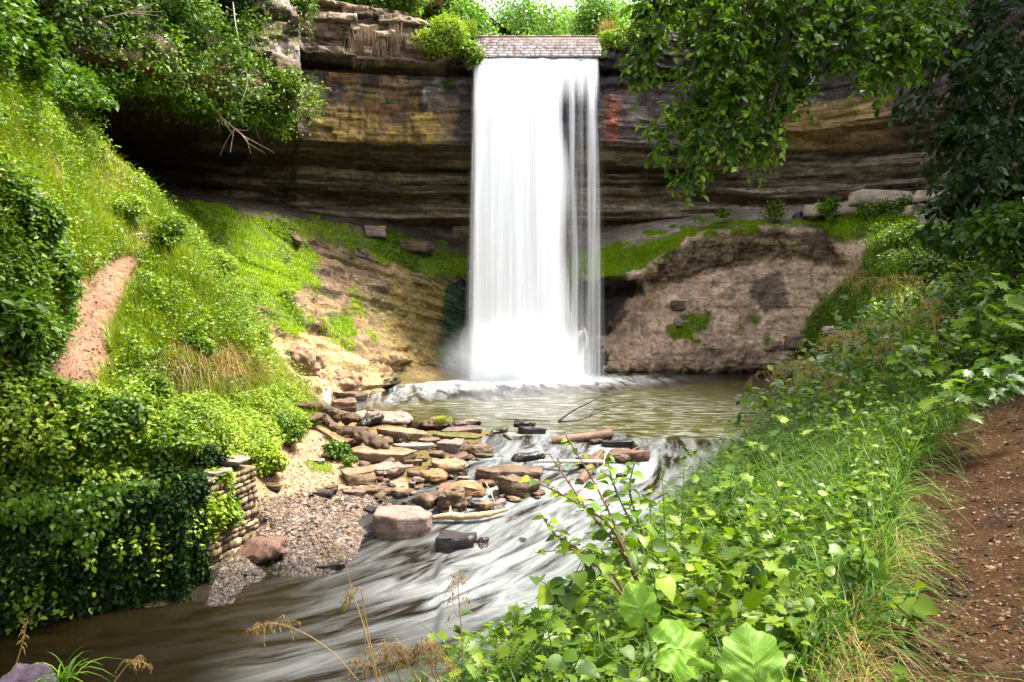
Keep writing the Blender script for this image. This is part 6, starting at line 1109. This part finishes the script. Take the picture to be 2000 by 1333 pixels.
# dead leaf litter and twigs on the dirt path
g_ = hit(1775, 1215, False); p = g_ + rng.normal(0, 1, (60, 3)) * (.035, .045, .008) + np.array([0, 0, .015]); tag(obj('dead_leaves', leafmesh('dead_leaves', [(T_O, p, rsph(60) * (1, 1, .3), norm(rng.normal(0, .5, (60, 3)) + np.array([0, 0, 1])), .035, .016, .6)], leafmat('orange_dead_leaf', (.30, .10, .04), (.45, .18, .09), (.6, .4, .3), rough=.8))), 'small heap of orange brown dead leaves on the left edge of the dirt path', 'dead leaves')
p, n_ = sample(GND, 900, [PATHR], [], lambda p: p[..., 1] < 14, 2.0); a_ = rng.normal(0, 1, (900, 3)) * (1, 1, .12); tag(obj('twig_litter', leafmesh('twig_litter', [(T_D, p + np.array([0, 0, .006]), a_, np.tile([0, 0, 1.], (900, 1)) + rng.normal(0, .2, (900, 3)), rng.uniform(.02, .09, 900), .0035, .1)], M['root'])), 'bits of straw and fine twigs lying on the dirt path', 'litter', kind='stuff')
p, n_ = sample(GND, 500, [PATHR], [], lambda p: p[..., 1] < 14, 2.0); tag(obj('leaf_litter', leafmesh('leaf_litter', [(T_O, p + np.array([0, 0, .008]), rng.normal(0, 1, (500, 3)) * (1, 1, .2), np.tile([0, 0, 1.], (500, 1)) + rng.normal(0, .3, (500, 3)), rng.uniform(.015, .045, 500), rng.uniform(.01, .03, 500), .5)], M['root'])), 'brown dead leaves scattered on the dirt path', 'litter', kind='stuff')
for i, (x, y, w, m_, lab) in enumerate([(1797, 1158, 16, 'r_pink', 'small grey pebble beside the seedling at the path edge'), (1932, 1092, 20, 'r_brown', 'flat brown stone in the middle of the dirt path'), (1825, 1020, 9, 'r_pale', 'tiny pale pebble high on the dirt path'), (1893, 1140, 14, 'r_brown', 'brown pebble near the centre of the dirt path'), (1960, 1180, 10, 'r_tan', 'tan pebble near the right edge of the dirt path'), (1780, 1165, 22, 'r_dark', 'dark stone half buried under the grass at the path edge')]):
    rk(x, y, w, w * .6, 'round', m_, lab, d=None, name='pebble', cat='pebble', th=.35)
leafyplant('thin bare trailing stem with a few leaves across the top of the dirt path', P(1990, 790, 6.2), [[P(1900, 840, 6.0), P(1820, 850, 6.1)], [P(1930, 800, 6.1), P(1840, 790, 6.4)]], .05, 4, M['herb'], T_O, 190, 'redstem', .005, petiole=.03)

# ================================================================== OVERHANGING TREES (right)
def spray(root, origin, paths, nt, tl, ls, mat, seed, droop=.5, nl=11):
    """branches given as polylines, twigs off them, alternate hanging leaves"""
    g = np.random.default_rng(seed); tb, rd = [], []; P_, A_, N_, L_ = [], [], [], []
    for q, r0 in paths:
        p = smoothpath([np.asarray(a) for a in q], 30) - origin; tb.append(p); rd.append([r0, r0 * .25])
        for i in range(nt):
            t = .12 + .88 * (i + g.random()) / nt; k = min(int(t * 29), 28); s = p[k] + (p[k+1] - p[k]) * g.random(); fwd = norm(p[k+1] - p[k]); d = norm(fwd * .45 + g.normal(size=3) * .75 + np.array([0, 0, -droop * .3])); ln = tl * g.uniform(.4, 1.1) * (1.15 - .4 * t); m = s + d * ln * .5; e = s + d * ln + np.array([0, 0, -droop * ln * .45]); w = smoothpath([s, m, e], 10); tb.append(w); rd.append([.006, .002])
            for j in range(nl):
                u = (.15 + .85 * (j + g.random() * .5) / nl) * 8.99; kk = int(u); b0 = w[kk] + (w[kk + 1] - w[kk]) * (u - kk); tw = norm(w[kk + 1] - w[kk]); sd = norm(np.cross(tw, [0, 0, 1.]) + 1e-6) * (1 if j % 2 else -1); P_.append(b0 + g.normal(size=3) * .01); A_.append(norm(tw * .5 + sd * .8 + np.array([0, 0, -.2]) + g.normal(size=3) * .4)); N_.append(norm(np.array([0, -.2, 1.]) + g.normal(size=3) * .6)); L_.append(ls * g.uniform(.6, 1.2))
    V, Fc = tubes(tb, rd, 5); obj('branch', make_mesh('branch', V, [Fc], M['bark']), root); L_ = np.array(L_); obj('foliage', leafmesh('foliage', [(T_O, np.array(P_), np.array(A_), np.array(N_), L_, L_ * .62, .3)], mat), root)
root = empty('tree', (10.2, 9.6, 5.2), 'broad leaved tree reaching its drooping branches over the cliff from the upper right', 'tree'); org = np.array([10.2, 9.6, 5.2])
tk = smoothpath([(0, 0, -.8), (-.3, .1, 2.5), (-.9, .3, 5.5), (-1.8, .6, 9)], 20); V, Fc = tubes([tk], [[.34, .28, .2, .08]], 12); obj('trunk', make_mesh('trunk', V, [Fc], M['bark']), root)
H0 = org + tk[9]; H1 = org + tk[13]
dd = 9.0; Q = lambda *a: [P(x, y, d) for x, y, d in a]
paths = [([H1, *Q((1750, -190, 9.4), (1560, -90, 9.2), (1480, 60, 9.0), (1450, 200, 8.9), (1400, 320, 8.8))], .07), ([*Q((1600, -120, 9.2), (1480, -60, 9), (1390, 40, 9), (1330, 200, 8.9), (1290, 290, 8.9))], .04), ([*Q((1560, -110, 9.2), (1420, -90, 9), (1320, -20, 9), (1270, 60, 9), (1235, 140, 9))], .04),
    ([*Q((1650, -130, 9.2), (1590, -20, 9), (1540, 100, 9), (1500, 230, 8.9), (1490, 290, 8.9))], .04), ([*Q((1500, 0, 9), (1460, 100, 9), (1410, 200, 8.8), (1345, 340, 8.8))], .03), ([*Q((1700, -120, 9.3), (1680, -20, 9.1), (1670, 60, 9), (1655, 130, 9))], .03), ([*Q((1780, -120, 9.3), (1760, 0, 9.2), (1740, 80, 9.1), (1700, 140, 9.0))], .03),
    ([*Q((1500, -100, 9.2), (1420, -20, 9.4), (1380, 80, 9.4), (1370, 180, 9.3), (1360, 260, 9.3))], .03), ([*Q((1420, -90, 9.4), (1340, -60, 9.4), (1290, -20, 9.4), (1260, 30, 9.4))], .02), ([*Q((1560, -60, 9.5), (1530, 40, 9.5), (1490, 150, 9.5), (1430, 260, 9.3))], .03), ([*Q((1640, -80, 9.6), (1610, 20, 9.6), (1560, 120, 9.5), (1545, 200, 9.5))], .03), ([*Q((1620, -100, 8.8), (1530, -40, 8.7), (1440, 40, 8.7), (1400, 140, 8.7))], .03)]
spray(root, org, paths, 86, .55, .092, M['tree'], 501, .3, 12)
paths = [([*Q((1800, -100, 10), (1700, -40, 9.8), (1600, -10, 9.8), (1500, 0, 9.8))], .03), ([*Q((1900, -100, 10), (1820, 0, 10), (1760, 60, 9.8), (1720, 90, 9.8))], .03), ([*Q((1880, -100, 9.6), (1840, -20, 9.4), (1800, 60, 9.2), (1760, 130, 9.2))], .03), ([*Q((1500, -140, 9.8), (1420, -70, 9.8), (1380, -20, 9.8), (1330, 20, 9.8))], .03)]
spray(root, org, paths, 66, .6, .095, M['tree'], 502, .35, 12)
n = 30000; p, d_ = blobs(n, (-1.2, 1.2, 7.6), (4.2, 3.6, 2.6), 30, 55, .7); nr = norm(np.array([0, 0, 1.]) + rng.normal(0, .5, (n, 3))); obj('crown', leafmesh('crown', [(T_D, p, rsph(n) * (1, 1, .5), nr, rng.uniform(.12, .2, n), .11, .25)], M['tree']), root)
ps = [smoothpath([tk[random.randint(9, 17)], np.array([random.uniform(-3, 1.5), random.uniform(-1, 3), random.uniform(5, 7)]), np.array([random.uniform(-5, 2), random.uniform(-2, 4), random.uniform(6, 9)])], 10) for _ in range(8)]; V, Fc = tubes(ps, [[.1, .03]] * 8, 7); obj('limb', make_mesh('limb', V, [Fc], M['bark']), root)
# dark tree filling the right edge
root = empty('tree', (13.5, 15.0, 5.5), 'dark shaded tree filling the upper right corner of the view', 'tree'); org = np.array([13.5, 15.0, 5.5]); tk = smoothpath([(0, 0, -1), (-.2, 0, 3), (-.5, 0, 6.5), (-1, 0, 10)], 18); V, Fc = tubes([tk], [[.3, .25, .18, .06]], 10); obj('trunk', make_mesh('trunk', V, [Fc], M['bark']), root)
paths = [([org + tk[8], *Q((2000, -60, 13), (1920, 20, 12.5), (1860, 120, 12.2), (1800, 190, 12))], .06), ([org + tk[6], *Q((2050, 60, 13), (1960, 120, 12.5), (1900, 220, 12), (1850, 300, 12))], .06), ([*Q((2100, 200, 13), (2000, 240, 12.5), (1930, 320, 12), (1860, 380, 12))], .04), ([*Q((2000, -80, 13), (1850, -60, 12.8), (1760, 0, 12.6), (1720, 60, 12.5))], .05), ([*Q((1950, -100, 13), (1820, -90, 13), (1700, -50, 13), (1640, 0, 13))], .05),
    ([*Q((2050, 0, 12), (1950, 60, 12), (1900, 150, 12), (1880, 240, 12))], .04), ([*Q((2060, 130, 11.6), (1990, 180, 11.4), (1960, 270, 11.2), (1930, 340, 11))], .04), ([*Q((1950, -30, 13.2), (1880, 20, 13.2), (1800, 80, 13), (1750, 100, 13))], .04)]
spray(root, org, paths, 46, 1.1, .15, M['shade_tree'], 503, .5, 14)
n = 15000; p, d_ = blobs(n, (-.6, .8, 8.6), (3.9, 3.4, 4.0), 34, 57, .8); nr = norm(np.array([0, 0, 1.]) + rng.normal(0, .5, (n, 3))); obj('crown', leafmesh('crown', [(T_D, p, rsph(n) * (1, 1, .5), nr, rng.uniform(.13, .22, n), .12, .25)], M['shade_tree']), root)
ps = [smoothpath([tk[random.randint(5, 15)], np.array([random.uniform(-2, 1), random.uniform(-1, 2), random.uniform(4, 7)]), np.array([random.uniform(-4, 2), random.uniform(-2, 3), random.uniform(3, 10)])], 10) for _ in range(10)]; V, Fc = tubes(ps, [[.09, .03]] * 10, 7); obj('limb', make_mesh('limb', V, [Fc], M['bark']), root)
for i, (x, y, d_, r_, lab) in enumerate([(1935, 400, 12.5, .9, 'dark leafy shrub under the dark tree at the right end of the ledge'), (1880, 470, 14, 1.0, 'dark shrub below the rightmost pale slab'), (1990, 470, 11, 1.0, 'shrub at the right edge above the grape leaves'), (1800, 520, 17, 1.0, 'shrub in the middle of the far right bank'), (1740, 470, 26, 1.2, 'shrub at the top of the green slope below the slabs')]):
    shrub(lab, P(x, y + r_ * F / d_ * .4, d_), (r_, r_ * .8, r_ * .55), 2400, .10, M[['shade_vine', 'vine', 'vine', 'herb', 'herb'][i]], seed=520 + i, k=16, T=T_O)
tree('added unseen tree blocking sky light behind the viewpoint, on the bank to the left', (-2.5, -9, 3.0), 12, (6.0, 4.5, 4.5), 26000, .24, M['shade_tree'], 603, zc=.7, k=34, trunk_r=.4)  # this crown and the next are added to block frontal sky light
tree('added unseen tree blocking sky light far behind the viewpoint, up the bank to the right', (4.5, -8, 5.0), 12, (5.0, 4.5, 4.5), 22000, .24, M['shade_tree'], 604, zc=.7, k=34, trunk_r=.4)
# unseen trees, added above the frame to shade the creek and lower left
tree('tall unseen tree added on the near left bank, leaning over the creek for shade', (-12.5, 8.5, 1.2), 13.5, (6.2, 4.6, 1.9), 42000, .26, M['shade_tree'], 601, zc=.87, k=40, trunk_r=.4, lean=(9.0, 2.2), limbs=14)
tree('unseen tree added behind the dirt path for shade', (7.5, -2.5, 4.4), 11, (5.0, 4.5, 2.8), 20000, .2, M['shade_tree'], 602, zc=.85, k=30, trunk_r=.35, lean=(-1.0, 2.5), limbs=12)
